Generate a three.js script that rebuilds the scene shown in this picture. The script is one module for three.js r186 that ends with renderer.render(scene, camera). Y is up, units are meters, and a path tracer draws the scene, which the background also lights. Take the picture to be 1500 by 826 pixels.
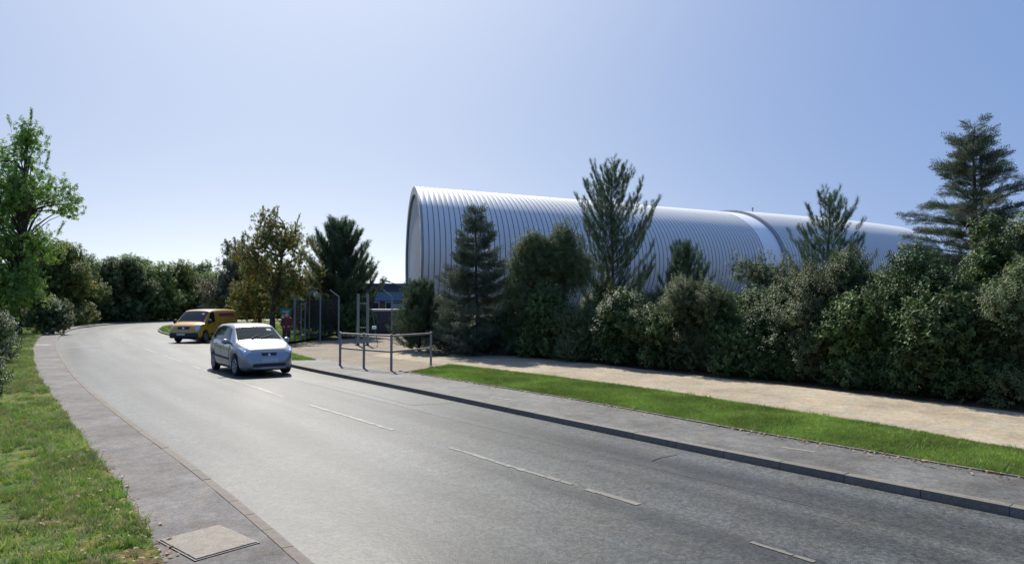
import * as THREE from 'three';
import { mergeGeometries, toCreasedNormals } from 'three/addons/utils/BufferGeometryUtils.js';
import { RoundedBoxGeometry } from 'three/addons/geometries/RoundedBoxGeometry.js';
import { ImprovedNoise } from 'three/addons/math/ImprovedNoise.js';
import { MarchingCubes } from 'three/addons/objects/MarchingCubes.js';

// ---------- camera, sky, sun, exposure (metres, y up, camera looks along -z) ----------
const scene = new THREE.Scene();
const camera = new THREE.PerspectiveCamera(44.88, 1500 / 826, 0.1, 3000);
camera.position.set(0, 2.3, 0);
camera.lookAt(0, 2.3 + 3.2, -100);
const renderer = new THREE.WebGLRenderer({ antialias: true });
renderer.toneMapping = THREE.LinearToneMapping;
renderer.toneMappingExposure = 1.38;
renderer.shadowMap.enabled = true;

const SUN_AZIMUTH = THREE.MathUtils.degToRad(-18), SUN_ELEVATION = THREE.MathUtils.degToRad(44);
const sunDir = new THREE.Vector3(Math.sin(SUN_AZIMUTH) * Math.cos(SUN_ELEVATION), Math.sin(SUN_ELEVATION), -Math.cos(SUN_AZIMUTH) * Math.cos(SUN_ELEVATION));
function makeSky() {
  const W = 1024, H = 512, a = new Float32Array(W * H * 4), v = new THREE.Vector3();
  for (let j = 0; j < H; j++) for (let i = 0; i < W; i++) {
    const el = ((j + 0.5) / H - 0.5) * Math.PI, az = ((i + 0.5) / W - 0.5) * 2 * Math.PI;
    v.set(Math.cos(el) * Math.cos(az), Math.sin(el), Math.cos(el) * Math.sin(az));
    const up = Math.max(0, v.y), c = v.dot(sunDir), ang = Math.acos(Math.min(1, c));
    const k = Math.pow(1 - up, 3.2), low = Math.exp(-up * 9);
    // clear blue air, paler near the horizon, a broad haze glow round the sun
    const glow = 0.62 * Math.exp(-Math.pow(ang / 0.54, 2)) + 0.26 * Math.exp(-ang * 1.15) * (0.5 + 0.5 * k);
    const lowGlow = 0.80 * low * Math.exp(-Math.pow(Math.acos(Math.min(1, (v.x * sunDir.x + v.z * sunDir.z) / Math.max(1e-4, Math.hypot(v.x, v.z) * Math.hypot(sunDir.x, sunDir.z)))) / 0.62, 2));
    const o = (j * W + i) * 4;
    a[o] = 0.775 * (0.095 + 0.13 * k + glow * 0.96 + lowGlow * 1.0);
    a[o + 1] = 0.775 * (0.215 + 0.16 * k + glow * 0.88 + lowGlow * 0.92);
    a[o + 2] = 0.775 * (0.53 + 0.15 * k + glow * 0.64 + lowGlow * 0.62);
    a[o + 3] = 1;
  }
  const t = new THREE.DataTexture(a, W, H, THREE.RGBAFormat, THREE.FloatType);
  t.mapping = THREE.EquirectangularReflectionMapping; t.magFilter = t.minFilter = THREE.LinearFilter;
  t.colorSpace = THREE.LinearSRGBColorSpace; t.needsUpdate = true;
  return t;
}
scene.background = makeSky();
scene.environment = scene.background;
const sun = new THREE.DirectionalLight(new THREE.Color().setRGB(1, 0.95, 0.86), 5);
sun.position.copy(sunDir).multiplyScalar(200); sun.target.position.set(0, 0, 0);
sun.castShadow = true; sun.shadow.mapSize.set(4096, 4096);
Object.assign(sun.shadow.camera, { left: -130, right: 130, top: 130, bottom: -130, near: 1, far: 500 });
sun.name = 'sun';
scene.add(sun, sun.target);

// ---------- helpers ----------
function rng(seed) { let s = seed >>> 0; return () => { s = (s + 0x6D2B79F5) >>> 0; let t = s; t = Math.imul(t ^ (t >>> 15), t | 1); t ^= t + Math.imul(t ^ (t >>> 7), t | 61); return ((t ^ (t >>> 14)) >>> 0) / 4294967296; }; }
const perlin = new ImprovedNoise();
const noise = (x, y, z = 0) => perlin.noise(x, y, z);
const fbm = (x, y, z = 0, o = 4) => { let s = 0, a = 0.5; for (let i = 0; i < o; i++) { s += a * perlin.noise(x, y, z + i * 7.3); x *= 2.03; y *= 2.03; a *= 0.5; } return s; };
const clamp = (x, a, b) => Math.max(a, Math.min(b, x));
const smooth = (a, b, x) => { const t = clamp((x - a) / (b - a), 0, 1); return t * t * (3 - 2 * t); };
const lerp = (a, b, t) => a + (b - a) * t;
const V = (x, y, z) => new THREE.Vector3(x, y, z);
const names = new Map();
function numbered(name) { const n = names.get(name) ?? 0; names.set(name, n + 1); return n ? `${name}_${String(n).padStart(3, '0')}` : name; }
function describe(o, label, category, group) { o.userData.label = label; o.userData.category = category; if (group) o.userData.group = group; return o; }
function thing(name, label, category, [x, y, d] = [0, 0, 0], turn = 0, group) {
  const o = new THREE.Group(); o.name = numbered(name); o.position.set(x, y, -d); o.rotation.y = turn; scene.add(o);
  return describe(o, label, category, group);
}
function part(parent, name, geometry, material) {
  const m = new THREE.Mesh(geometry, material); m.name = name; m.castShadow = m.receiveShadow = true; parent.add(m); return m;
}
function structure(name, geometry, material) { const m = part(scene, numbered(name), geometry, material); m.userData.kind = 'structure'; return m; }
function flat(list) { return list.map((g) => { const n = g.index ? g.toNonIndexed() : g; for (const k of Object.keys(n.attributes)) if (!['position', 'normal', 'uv'].includes(k)) n.deleteAttribute(k); return n; }); }
const merge = (list) => mergeGeometries(flat(list));
function box(w, h, l, x = 0, y = 0, z = 0, ry = 0) { const g = new THREE.BoxGeometry(w, h, l); if (ry) g.rotateY(ry); return g.translate(x, y, z); }
function rod(a, b, r0, r1 = r0, seg = 8) {
  const dir = b.clone().sub(a), g = new THREE.CylinderGeometry(r1, r0, dir.length(), seg, 1);
  g.applyQuaternion(new THREE.Quaternion().setFromUnitVectors(V(0, 1, 0), dir.clone().normalize()));
  return g.translate((a.x + b.x) / 2, (a.y + b.y) / 2, (a.z + b.z) / 2);
}
// tapered tube through points (trunks and limbs)
function taper(pts, radii, seg = 6) {
  const pos = [], idx = [], uv = []; let q = V(0.31, 0.1, 0.95), len = 0;
  pts.forEach((p, i) => {
    const t = (pts[Math.min(i + 1, pts.length - 1)].clone().sub(pts[Math.max(i - 1, 0)])).normalize();
    const s = q.clone().cross(t).normalize(); q = t.clone().cross(s).normalize();
    if (i) len += p.distanceTo(pts[i - 1]);
    for (let k = 0; k <= seg; k++) {
      const a = k / seg * Math.PI * 2, c = Math.cos(a) * radii[i], n = Math.sin(a) * radii[i];
      pos.push(p.x + s.x * c + q.x * n, p.y + s.y * c + q.y * n, p.z + s.z * c + q.z * n); uv.push(k / seg * 0.6, len);
    }
  });
  for (let i = 0; i < pts.length - 1; i++) for (let k = 0; k < seg; k++) { const a = i * (seg + 1) + k, b = a + seg + 1; idx.push(a, a + 1, b, b, a + 1, b + 1); }
  const g = new THREE.BufferGeometry(); g.setAttribute('position', new THREE.Float32BufferAttribute(pos, 3)); g.setAttribute('uv', new THREE.Float32BufferAttribute(uv, 2));
  g.setIndex(idx); g.computeVertexNormals(); return g;
}
function texture(size, fn, { srgb = true, repeat = 1 } = {}) {
  const a = new Uint8Array(size * size * 4);
  for (let j = 0; j < size; j++) for (let i = 0; i < size; i++) { const c = fn(i / size, j / size, i, j), o = (j * size + i) * 4; a[o] = clamp(c[0], 0, 255); a[o + 1] = clamp(c[1], 0, 255); a[o + 2] = clamp(c[2], 0, 255); a[o + 3] = 255; }
  const t = new THREE.DataTexture(a, size, size); t.wrapS = t.wrapT = THREE.RepeatWrapping; t.magFilter = THREE.LinearFilter; t.minFilter = THREE.LinearMipmapLinearFilter; t.generateMipmaps = true;
  if (srgb) t.colorSpace = THREE.SRGBColorSpace; t.repeat.set(repeat, repeat); t.needsUpdate = true; return t;
}
// tileable value noise on an n x n lattice
function lattice(seed, n) {
  const r = rng(seed), v = Float32Array.from({ length: n * n }, () => r());
  return (x, y) => { x = ((x % 1) + 1) % 1 * n; y = ((y % 1) + 1) % 1 * n; const i = Math.floor(x), j = Math.floor(y), s = x - i, t = y - j, a = s * s * (3 - 2 * s), b = t * t * (3 - 2 * t), I = (i + 1) % n, J = (j + 1) % n;
    return lerp(lerp(v[(j % n) * n + i % n], v[(j % n) * n + I], a), lerp(v[J * n + i % n], v[J * n + I], a), b); };
}
const std = (o) => new THREE.MeshStandardMaterial(o);
const lin = (r, g, b) => new THREE.Color().setRGB(r, g, b);

// ---------- ground textures ----------
function grainMaps(seed, size, base, amp, speckle, opts = {}) {
  const r = rng(seed), c1 = lattice(seed + 1, 8), c2 = lattice(seed + 2, 31), c3 = lattice(seed + 3, 127), c4 = lattice(seed + 4, 397);
  const h = new Float32Array(size * size);
  const map = texture(size, (u, v, i, j) => {
    const n = (c1(u, v) - 0.5) * amp[0] + (c2(u, v) - 0.5) * amp[1] + (c3(u, v) - 0.5) * amp[2] + (c4(u, v) - 0.5) * amp[3];
    const p = r(), s = p < speckle[0] ? -speckle[1] * r() : p > 1 - speckle[0] ? speckle[2] * r() : (r() - 0.5) * speckle[3];
    h[j * size + i] = (c4(u, v) - 0.5) * 0.7 + s / 60 + (c3(u, v) - 0.5) * 0.4;
    const tint = (c2(v, u) - 0.5) * (opts.tint ?? 6);
    return [base[0] + n + s + tint, base[1] + n + s, base[2] + n + s - tint];
  });
  const bump = texture(size, (u, v, i, j) => { const q = 128 + 110 * h[j * size + i]; return [q, q, q]; }, { srgb: false });
  return { map, bump };
}
const asphaltMaps = grainMaps(11, 2048, [128, 129, 128], [8, 8, 16, 50], [0.10, 60, 84, 36]);
const pavingMaps = grainMaps(23, 1024, [130, 127, 125], [26, 26, 26, 30], [0.07, 50, 54, 30]);
const gravelMaps = grainMaps(37, 2048, [204, 190, 170], [20, 20, 26, 30], [0.10, 60, 34, 34], { tint: 12 });
const concreteMaps = grainMaps(41, 512, [190, 184, 172], [18, 20, 26, 22], [0.10, 50, 40, 24], { tint: 8 });
const soilMaps = grainMaps(53, 1024, [92, 76, 56], [24, 30, 34, 34], [0.12, 50, 50, 34], { tint: 14 });
const turfMaps = (() => {
  const size = 2048, r = rng(77), a = lattice(5, 9), b = lattice(6, 37), c = lattice(7, 151), e = lattice(8, 480);
  const h = new Float32Array(size * size);
  const map = texture(size, (u, v, i, j) => {
    const m = a(u, v) * 0.5 + b(u, v) * 0.35 + c(u, v) * 0.3, g = e(u, v), s = r();
    const bare = smooth(0.70, 0.86, m), dry = smooth(0.45, 0.75, b(v, u) * 0.6 + c(v, u) * 0.5);
    const green = [86 + 50 * dry + 36 * (g - 0.5) + 30 * (s - 0.5), 116 + 18 * dry + 44 * (g - 0.5) + 34 * (s - 0.5), 44 + 16 * dry + 20 * (g - 0.5) + 20 * (s - 0.5)];
    const soil = [128 + 40 * (g - 0.5) + 34 * (s - 0.5), 108 + 36 * (g - 0.5) + 30 * (s - 0.5), 82 + 30 * (g - 0.5) + 28 * (s - 0.5)];
    h[j * size + i] = g * 0.6 + s * 0.3 - bare * 0.4;
    return [0, 1, 2].map((k) => lerp(green[k], soil[k], bare));
  });
  const bump = texture(size, (u, v, i, j) => { const q = 60 + 150 * h[j * size + i]; return [q, q, q]; }, { srgb: false });
  return { map, bump };
})();
function groundMat(maps, tile, o) { const m = maps.map.clone(), b = maps.bump.clone(); m.repeat.set(1 / tile, 1 / tile); b.repeat.set(1 / tile, 1 / tile); m.needsUpdate = b.needsUpdate = true; return new THREE.MeshPhysicalMaterial({ map: m, bumpMap: b, vertexColors: true, specularIntensity: 0.45, ...o }); }
const M = {
  asphalt: groundMat(asphaltMaps, 11, { color: lin(0.30, 0.305, 0.285), roughness: 0.45, specularIntensity: 0.42, bumpScale: 0.002 }),
  asphaltPatch: groundMat(asphaltMaps, 6.3, { color: lin(0.31, 0.315, 0.295), roughness: 0.46, specularIntensity: 0.42, bumpScale: 0.003 }),
  paving: groundMat(pavingMaps, 5, { color: lin(0.44, 0.45, 0.43), roughness: 0.72, bumpScale: 0.003 }),
  pavingLeft: groundMat(pavingMaps, 4.1, { color: lin(0.50, 0.485, 0.48), roughness: 0.78, bumpScale: 0.004 }),
  gravel: groundMat(gravelMaps, 7, { color: lin(0.54, 0.53, 0.485), roughness: 0.95, bumpScale: 0.012 }),
  drive: groundMat(gravelMaps, 5.5, { color: lin(0.36, 0.35, 0.325), roughness: 0.92, bumpScale: 0.01 }),
  turf: groundMat(turfMaps, 9, { color: lin(0.55, 0.55, 0.5), roughness: 1, bumpScale: 0.03 }),
  soil: groundMat(soilMaps, 5, { color: lin(0.8, 0.8, 0.8), roughness: 1, bumpScale: 0.03 }),
  kerb: groundMat(concreteMaps, 1.7, { color: lin(0.30, 0.295, 0.29), roughness: 0.8, bumpScale: 0.003 }),
  kerbPale: groundMat(concreteMaps, 1.7, { color: lin(0.30, 0.28, 0.27), roughness: 0.8, bumpScale: 0.003 }),
  cover: groundMat(concreteMaps, 0.55, { color: lin(0.62, 0.57, 0.53), roughness: 0.45, bumpScale: 0.012 }),
  paint: groundMat(concreteMaps, 1.1, { color: lin(0.34, 0.34, 0.325), roughness: 0.45, specularIntensity: 0.6, bumpScale: 0.002 }),
  tar: std({ color: lin(0.018, 0.018, 0.02), roughness: 0.55 }),
  iron: std({ color: lin(0.05, 0.045, 0.04), roughness: 0.6, metalness: 0.6 }),
};
const flatUV = (p) => [p.x, p.z];
function curve(points) { return new THREE.CatmullRomCurve3(points.map(([x, d]) => V(x, 0, -d)), false, 'centripetal'); }
// a sheet between two curves; uv in metres; vertex colours carry broad stains
function sheet(A, B, nu, nv, y, stain = 0.1, freq = 0.25, bow = 0, lanes = 0) {
  const pa = A.getSpacedPoints(nu), pb = B.getSpacedPoints(nu), pos = [], uv = [], col = [], idx = [];
  for (let i = 0; i <= nu; i++) for (let j = 0; j <= nv; j++) {
    const t = j / nv, p = pa[i].clone().lerp(pb[i], t), yy = typeof y === 'function' ? y(p) : y + bow * Math.sin(t * Math.PI);
    pos.push(p.x, yy, p.z); uv.push(...flatUV(p));
    const c = 1 + stain * 2 * fbm(p.x * freq, p.z * freq, freq * 9 + 2, 4) + lanes * fbm(t * 8 + 0.37, i * 0.021 + 0.4, 5.5, 4); col.push(c, c, c);
  }
  for (let i = 0; i < nu; i++) for (let j = 0; j < nv; j++) { const a = i * (nv + 1) + j, b = a + nv + 1; idx.push(a, a + 1, b, b, a + 1, b + 1); }
  const g = new THREE.BufferGeometry(); g.setAttribute('position', new THREE.Float32BufferAttribute(pos, 3)); g.setAttribute('uv', new THREE.Float32BufferAttribute(uv, 2)); g.setAttribute('color', new THREE.Float32BufferAttribute(col, 3));
  g.setIndex(idx); g.computeVertexNormals();
  if (g.attributes.normal.getY(0) < 0) { g.setIndex(idx.reverse()); g.computeVertexNormals(); }
  return g;
}
function tinted(g, c = 1) { const n = g.attributes.position.count; g.setAttribute('color', new THREE.Float32BufferAttribute(new Float32Array(n * 3).fill(c), 3)); return g; }
function worldUV(g) { const p = g.attributes.position, u = []; for (let i = 0; i < p.count; i++) u.push(p.getX(i) + p.getY(i) * 0.7, p.getZ(i) + p.getY(i) * 0.7); g.setAttribute('uv', new THREE.Float32BufferAttribute(u, 2)); return g; }

// ---------- road edges, metres in plan (x, distance ahead) ----------
const kerbL = curve([[12, -10], [5, -3.4], [1.0, 1.9], [-1.85, 5.95], [-4.2, 9.06], [-7.45, 13.14], [-10.59, 17.17], [-13.64, 21.24], [-19.69, 29.7], [-24.8, 37.11], [-29.67, 44.52], [-36.37, 55.63], [-41.16, 65.43], [-44.4, 76.7], [-44.6, 85.5], [-42.5, 94], [-36, 103], [-24, 112], [-8, 119], [15, 124]]);
const grassL = curve([[10, -12], [3.2, -4.4], [-0.2, 1.6], [-2.96, 5.88], [-3.55, 6.7], [-5.07, 8.75], [-7.65, 12.03], [-10.58, 15.87], [-14.64, 21.14], [-19.9, 28.4], [-26.09, 37.3], [-32.0, 46.4], [-38.6, 57.4], [-43.6, 67.2], [-46.9, 77.2], [-47.1, 86.4], [-44.5, 96], [-37.4, 105.4], [-24.8, 114.4], [-8.4, 121.4], [15, 126.4]]);
const kerbR = curve([[23.8, -15.1], [14.0, -3], [5.55, 7.48], [3.12, 10.52], [-2.7, 18.2], [-4.15, 20.05], [-7.92, 24.95], [-11.4, 30.2], [-14.9, 36.0], [-20.0, 43.3], [-24.73, 49.6], [-28.6, 55.6], [-32.4, 63.0], [-36.0, 72.02], [-36.8, 79.4], [-35.4, 87], [-30.5, 95], [-20.5, 104], [-6, 111], [16, 116]]);
const paveR = curve([[25.3, -13.9], [15.4, -1.9], [6.62, 8.55], [5.19, 10.46], [4.12, 11.85], [1.57, 15.6], [-0.96, 18.9], [-3.1, 21.7], [-6.6, 26.1], [-10.0, 31.1], [-13.5, 36.8]]);
const kerbRnear = new THREE.CatmullRomCurve3(kerbR.getSpacedPoints(400).filter((p) => p.z > -37.2), false, 'centripetal');
const pathA = curve([[27, -12], [17, -0.8], [7.61, 10.3], [6.73, 12.2], [5.17, 14.85], [3.4, 17.7], [1.03, 20.75], [-1.16, 23.4], [-2.78, 25.2], [-6, 29]]);
const pathB = curve([[30, -8.5], [20, 1.5], [11.2, 12.5], [9.7, 15.1], [7.6, 18.3], [5.4, 21.6], [2.4, 26.2], [-0.2, 29.6], [-2.1, 32.0], [-4.6, 35.4]]);

structure('ground', (() => { const g = tinted(new THREE.PlaneGeometry(2400, 2400).rotateX(-Math.PI / 2).translate(0, -0.06, 0), 1); return worldUV(g); })(), M.turf);
structure('road', sheet(kerbL, kerbR, 520, 48, 0, 0.16, 0.3, 0.05, 1.5), M.asphalt);
structure('left_pavement', sheet(grassL, kerbL, 520, 12, 0.085, 0.2, 0.9), M.pavingLeft);
structure('right_pavement', sheet(kerbRnear, paveR, 300, 10, 0.1, 0.2, 0.7), M.paving);
const vergeOut = curve([[4, -14], [-6, -8], [-14, 0], [-18, 8], [-24, 16], [-32, 26], [-44, 42], [-58, 60], [-68, 78], [-72, 96], [-66, 112], [-50, 126], [-20, 140], [15, 150]]);
structure('left_verge', sheet(vergeOut, grassL, 220, 20, 0.1, 0.18, 0.6), M.turf);
const vergeFarIn = new THREE.CatmullRomCurve3(kerbR.getSpacedPoints(400).filter((p) => p.z < -26.2), false, 'centripetal');
const vergeFarOut = curve([[-7.7, 26.8], [-9.0, 28.9], [-10.9, 32.4], [-12.6, 36.5], [-13, 46], [-14, 58], [-18, 68], [-21, 78], [-19, 86], [-12, 94], [0, 102], [17, 107]]);
structure('far_verge', sheet(vergeFarIn, vergeFarOut, 160, 8, 0.092, 0.18, 0.6), M.turf);
const vergeR_A = new THREE.CatmullRomCurve3(paveR.getSpacedPoints(300).filter((p) => p.z > -21.9), false, 'centripetal');
const vergeR_B = new THREE.CatmullRomCurve3(pathA.getSpacedPoints(300).filter((p) => p.z > -24.6), false, 'centripetal');
structure('right_verge', sheet(vergeR_A, vergeR_B, 160, 5, 0.106, 0.15, 0.6), M.turf);
structure('gravel_path', sheet(pathA, pathB, 260, 20, 0.088, 0.2, 0.6), M.gravel);
structure('driveway', sheet(curve([[-2.6, 21.2], [-5.2, 24.4], [-8.2, 28.4], [-12.6, 35.6]]), curve([[0.5, 26], [-2.4, 33], [-5, 42], [-6, 60]]), 60, 16, 0.082, 0.2, 0.5), M.drive);
const farEdge = curve([[60, -20], [48, 0], [44, 30], [70, 60], [110, 90], [110, 150]]);
structure('hedge_soil', sheet(curve([[29, -9.2], [20, 1.2], [11.0, 12.4], [7.4, 18.2], [2.2, 26.1], [-2.3, 31.9], [-8.4, 36.5], [-16, 68]]), farEdge, 80, 16, 0.075, 0.16, 0.5), M.soil);

// kerb stones: each its own block
function kerbStones(parent, crv, from, to, len, w, yTop, yBot, lift, mat = M.kerb) {
  const L = crv.getLength(), r = rng(9);
  for (let s = from; s < to; s += len) {
    const a = crv.getPointAt(clamp(s / L, 0, 1)), b = crv.getPointAt(clamp((s + len - 0.004) / L, 0, 1)), dx = b.clone().sub(a), n = dx.length();
    const g = new RoundedBoxGeometry(w, yTop - yBot, n, 1, 0.006); tinted(worldUV(g), 0.93 + 0.14 * r());
    const m = part(parent, 'kerb_stone', g, mat);
    m.position.set((a.x + b.x) / 2, (yTop + yBot) / 2 + (r() - 0.5) * 0.006, (a.z + b.z) / 2).addScaledVector(V(-dx.z, 0, dx.x).normalize(), lift);
    m.rotation.y = Math.atan2(dx.x, dx.z) + (r() - 0.5) * 0.006;
  }
}
const roadKerbR = new THREE.Group(); roadKerbR.name = 'right_kerb'; roadKerbR.userData.kind = 'structure'; scene.add(roadKerbR);
kerbStones(roadKerbR, kerbR, 12, 118, 0.9, 0.15, 0.108, -0.1, -0.06);
const roadKerbL = new THREE.Group(); roadKerbL.name = 'left_kerb'; roadKerbL.userData.kind = 'structure'; scene.add(roadKerbL);
kerbStones(roadKerbL, kerbL, 12, 118, 0.6, 0.11, 0.092, -0.1, 0.04, M.kerbPale);
const edging = new THREE.Group(); edging.name = 'pavement_edging'; edging.userData.kind = 'structure'; scene.add(edging);
kerbStones(edging, new THREE.CatmullRomCurve3(paveR.getSpacedPoints(300).filter((p) => p.z > -23), false, 'centripetal'), 6, 46, 0.9, 0.06, 0.122, 0.0, -0.02);

// painted dashes on the crown of the road, worn concrete cover, patches, seams
function ribbon(pts, w, y) { const c = curve(pts), p = c.getSpacedPoints(Math.max(2, pts.length * 6)), A = [], B = []; p.forEach((q, i) => { const t = c.getTangent(i / (p.length - 1)), n = V(-t.z, 0, t.x); A.push(q.clone().addScaledVector(n, w / 2)); B.push(q.clone().addScaledVector(n, -w / 2)); }); return sheet(new THREE.CatmullRomCurve3(A), new THREE.CatmullRomCurve3(B), p.length * 2, 1, y, 0.0); }
const camber = (above) => (p) => { // road surface height on the straight, plus a little
  if (p.z < -24) return 0.05 + above;
  return 0.05 * Math.sin(Math.PI * clamp((0.788 * p.x - 0.615 * p.z - 2.38) / 6.6, 0, 1)) + above; };
const markings = new THREE.Group(); markings.name = 'road_markings'; markings.userData.kind = 'structure'; scene.add(markings);
for (const pts of [[[2.64, 6.02], [2.26, 6.52]], [[1.42, 7.72], [0.2, 9.25], [-1.02, 10.82]], [[-2.12, 12.22], [-3.3, 13.74], [-4.5, 15.24]], [[-5.5, 16.52], [-6.8, 18.3], [-8.2, 20.15]], [[-9.2, 21.5], [-10.3, 23.0], [-11.6, 24.8]], [[-12.4, 25.9], [-14.17, 28.35], [-15.2, 29.8]], [[-16.1, 31.0], [-18.72, 34.7]], [[-19.9, 36.3], [-22.4, 39.9]], [[-23.5, 41.5], [-25.8, 45.2]]]) {
  // a worn dash: short runs of paint with chips between them
  const r = rng(Math.abs(pts[0][0] * 100) | 0), c = curve(pts), L = c.getLength(), gs = [];
  for (let s = 0; s < L - 0.04;) { const n = Math.min(L - s, 0.05 + r() * 0.22), a = c.getPointAt(s / L), b = c.getPointAt((s + n) / L), t = b.clone().sub(a).normalize(), q = (r() - 0.5) * 0.02, worn = r() < 0.04; if (!worn) gs.push(ribbon([[a.x - t.z * q, -(a.z + t.x * q)], [b.x - t.z * q, -(b.z + t.x * q)]], 0.05 + r() * 0.05, camber(0.006))); s += n + (r() < 0.4 ? 0.012 : 0); }
  const g = mergeGeometries(gs); part(markings, 'centre_dash', g, M.paint);
}
const repairs = new THREE.Group(); repairs.name = 'road_repairs'; repairs.userData.kind = 'structure'; scene.add(repairs);
part(repairs, 'patch', sheet(curve([[-4.9, 20.4], [-2.95, 17.95], [-1.35, 15.85]]), curve([[-5.6, 19.7], [-3.75, 17.35], [-2.25, 15.35]]), 30, 6, camber(0.004), 0.14, 0.8), M.asphaltPatch);
for (const [pts, w] of [[[[2.02, 9.95], [2.2, 10.18], [2.5, 10.42]], 0.025], [[[-22.4, 34.4], [-21.2, 35.4]], 0.16], [[[-21.6, 36.2], [-15.4, 36.2]], 0.05], [[[-25.4, 42.6], [-18.4, 43.6]], 0.06], [[[-24.6, 42.0], [-21.4, 37.2]], 0.07], [[[-9.8, 17.4], [-7.2, 18.6], [-6.4, 18.9]], 0.012]])  // the short wide strip stands for a manhole cover
  part(repairs, 'seam', ribbon(pts, w, camber(0.008)), M.tar);
part(repairs, 'patch', ribbon([[-26.0, 37.05], [-24.95, 36.95]], 0.5, () => 0.0895), M.cover);
part(repairs, 'patch', ribbon([[4.15, 10.55], [4.5, 10.2]], 0.07, () => 0.1045), M.cover); part(repairs, 'patch', ribbon([[-0.5, 16.2], [-0.05, 15.7]], 0.07, () => 0.1045), M.cover);
M.joint = std({ color: lin(0.055, 0.055, 0.055), roughness: 0.7 });
for (const pts of [[[3.37, 7.7], [-1.5, 13.9], [-6.4, 20.3]]]) part(repairs, 'seam', ribbon(pts, 0.014, camber(0.005)), M.joint);
// concrete access cover let into the left pavement
const cover = new THREE.Group(); cover.name = 'access_cover'; scene.add(cover); describe(cover, 'worn pale concrete access cover set into the pavement beside the grass', 'access cover');
cover.position.set(-2.83, 0.088, -6.42); cover.rotation.y = 0.86;
part(cover, 'slab', tinted(worldUV(new RoundedBoxGeometry(0.56, 0.03, 0.74, 2, 0.008))), M.cover);
part(cover, 'frame', merge([box(0.014, 0.02, 0.79, -0.292, -0.004, 0), box(0.014, 0.02, 0.79, 0.292, -0.004, 0), box(0.57, 0.018, 0.014, 0, -0.004, -0.383), box(0.57, 0.018, 0.014, 0, -0.004, 0.383)]), M.iron);

// ---------- plants ----------
const leafMat = (r = 0.5, t = 0.32) => new THREE.MeshPhysicalMaterial({ color: 0xffffff, roughness: r, transmission: t, thickness: 0, side: THREE.DoubleSide, specularIntensity: 0.35 });
const P = {
  leaf: leafMat(0.6, 0.48), glossy: leafMat(0.52, 0.42), needle: leafMat(0.65, 0.36), grass: leafMat(0.6, 0.5),
  bark: std({ color: lin(0.075, 0.06, 0.048), roughness: 0.95, bumpMap: soilMaps.bump, bumpScale: 0.02 }),
  greyBark: std({ color: lin(0.13, 0.12, 0.105), roughness: 0.95, bumpMap: soilMaps.bump, bumpScale: 0.02 }),
};
// a folded leaf: two triangles each side of the midrib
function leafTris(out, o, dir, side, up, len, wid, droop = 0.15) {
  const tip = o.clone().addScaledVector(dir, len).addScaledVector(up, -len * droop), mid = o.clone().addScaledVector(dir, len * 0.45).addScaledVector(up, len * 0.04);
  const l = mid.clone().addScaledVector(side, wid / 2).addScaledVector(up, wid * 0.16), r = mid.clone().addScaledVector(side, -wid / 2).addScaledVector(up, wid * 0.16);
  for (const p of [o, l, mid, l, tip, mid, o, mid, r, mid, tip, r]) out.push(p.x, p.y, p.z);
}
function triGeo(a) { const g = new THREE.BufferGeometry(); g.setAttribute('position', new THREE.Float32BufferAttribute(a, 3)); g.computeVertexNormals(); return g; }
function sprig(seed, n, len, wid, span, spread = 1) {
  const r = rng(seed), a = [];
  for (let i = 0; i < n; i++) {
    const t = i / n, ph = i * 2.4 + r() * 0.6, o = V(0, t * span, 0), dir = V(Math.cos(ph) * spread, 0.25 + 0.5 * r(), Math.sin(ph) * spread).normalize();
    const side = dir.clone().cross(V(0, 1, 0)).normalize(), up = side.clone().cross(dir).normalize(), s = 0.75 + 0.5 * r();
    leafTris(a, o, dir, side.applyAxisAngle(dir, (r() - 0.5) * 1.2), up, len * s, wid * s, 0.1 + 0.25 * r());
  }
  return triGeo(a);
}
function blade(a, o, dir, side, len, wid) { const t = o.clone().addScaledVector(dir, len), l = o.clone().addScaledVector(side, wid / 2), r = o.clone().addScaledVector(side, -wid / 2); for (const p of [l, r, t]) a.push(p.x, p.y, p.z); }
// needles all round a shoot (pine), or a flat comb of shoots (spruce, cedar)
function brush(seed, n, len, wid, span, open) {
  const r = rng(seed), a = [];
  for (let i = 0; i < n; i++) { const ph = i * 2.4 + r(), o = V(0, (i / n) * span, 0), d = V(Math.cos(ph) * open, 0.55 + 0.4 * r(), Math.sin(ph) * open).normalize(); blade(a, o, d, d.clone().cross(V(r() - 0.5, r() - 0.5, r() - 0.5)).normalize(), len * (0.7 + 0.5 * r()), wid); }
  return triGeo(a);
}
function comb(seed, shoots, len, wid) {
  const r = rng(seed), a = [];
  for (let k = 0; k < shoots; k++) {
    const t = k / (shoots - 1), s = k % 2 ? 1 : -1, base = V(0, t * len, 0), d = V(s * (0.75 + 0.2 * r()), 0.7, -0.12 * r() - (1 - t) * 0.1).normalize(), L = len * (0.62 - 0.38 * t) * (0.8 + 0.4 * r());
    for (let i = 0; i < 9; i++) { const o = base.clone().addScaledVector(d, L * i / 9), nd = d.clone().add(V((r() - 0.5) * 1.5, (r() - 0.5) * 1.5, (r() - 0.1) * 1.2)).normalize(); blade(a, o, nd, nd.clone().cross(V(0.3, 0.2, 1)).normalize(), 0.06 + 0.045 * r(), wid); }
    blade(a, base, d, V(0, 0, 1), L, 0.012);
  }
  return triGeo(a);
}
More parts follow.
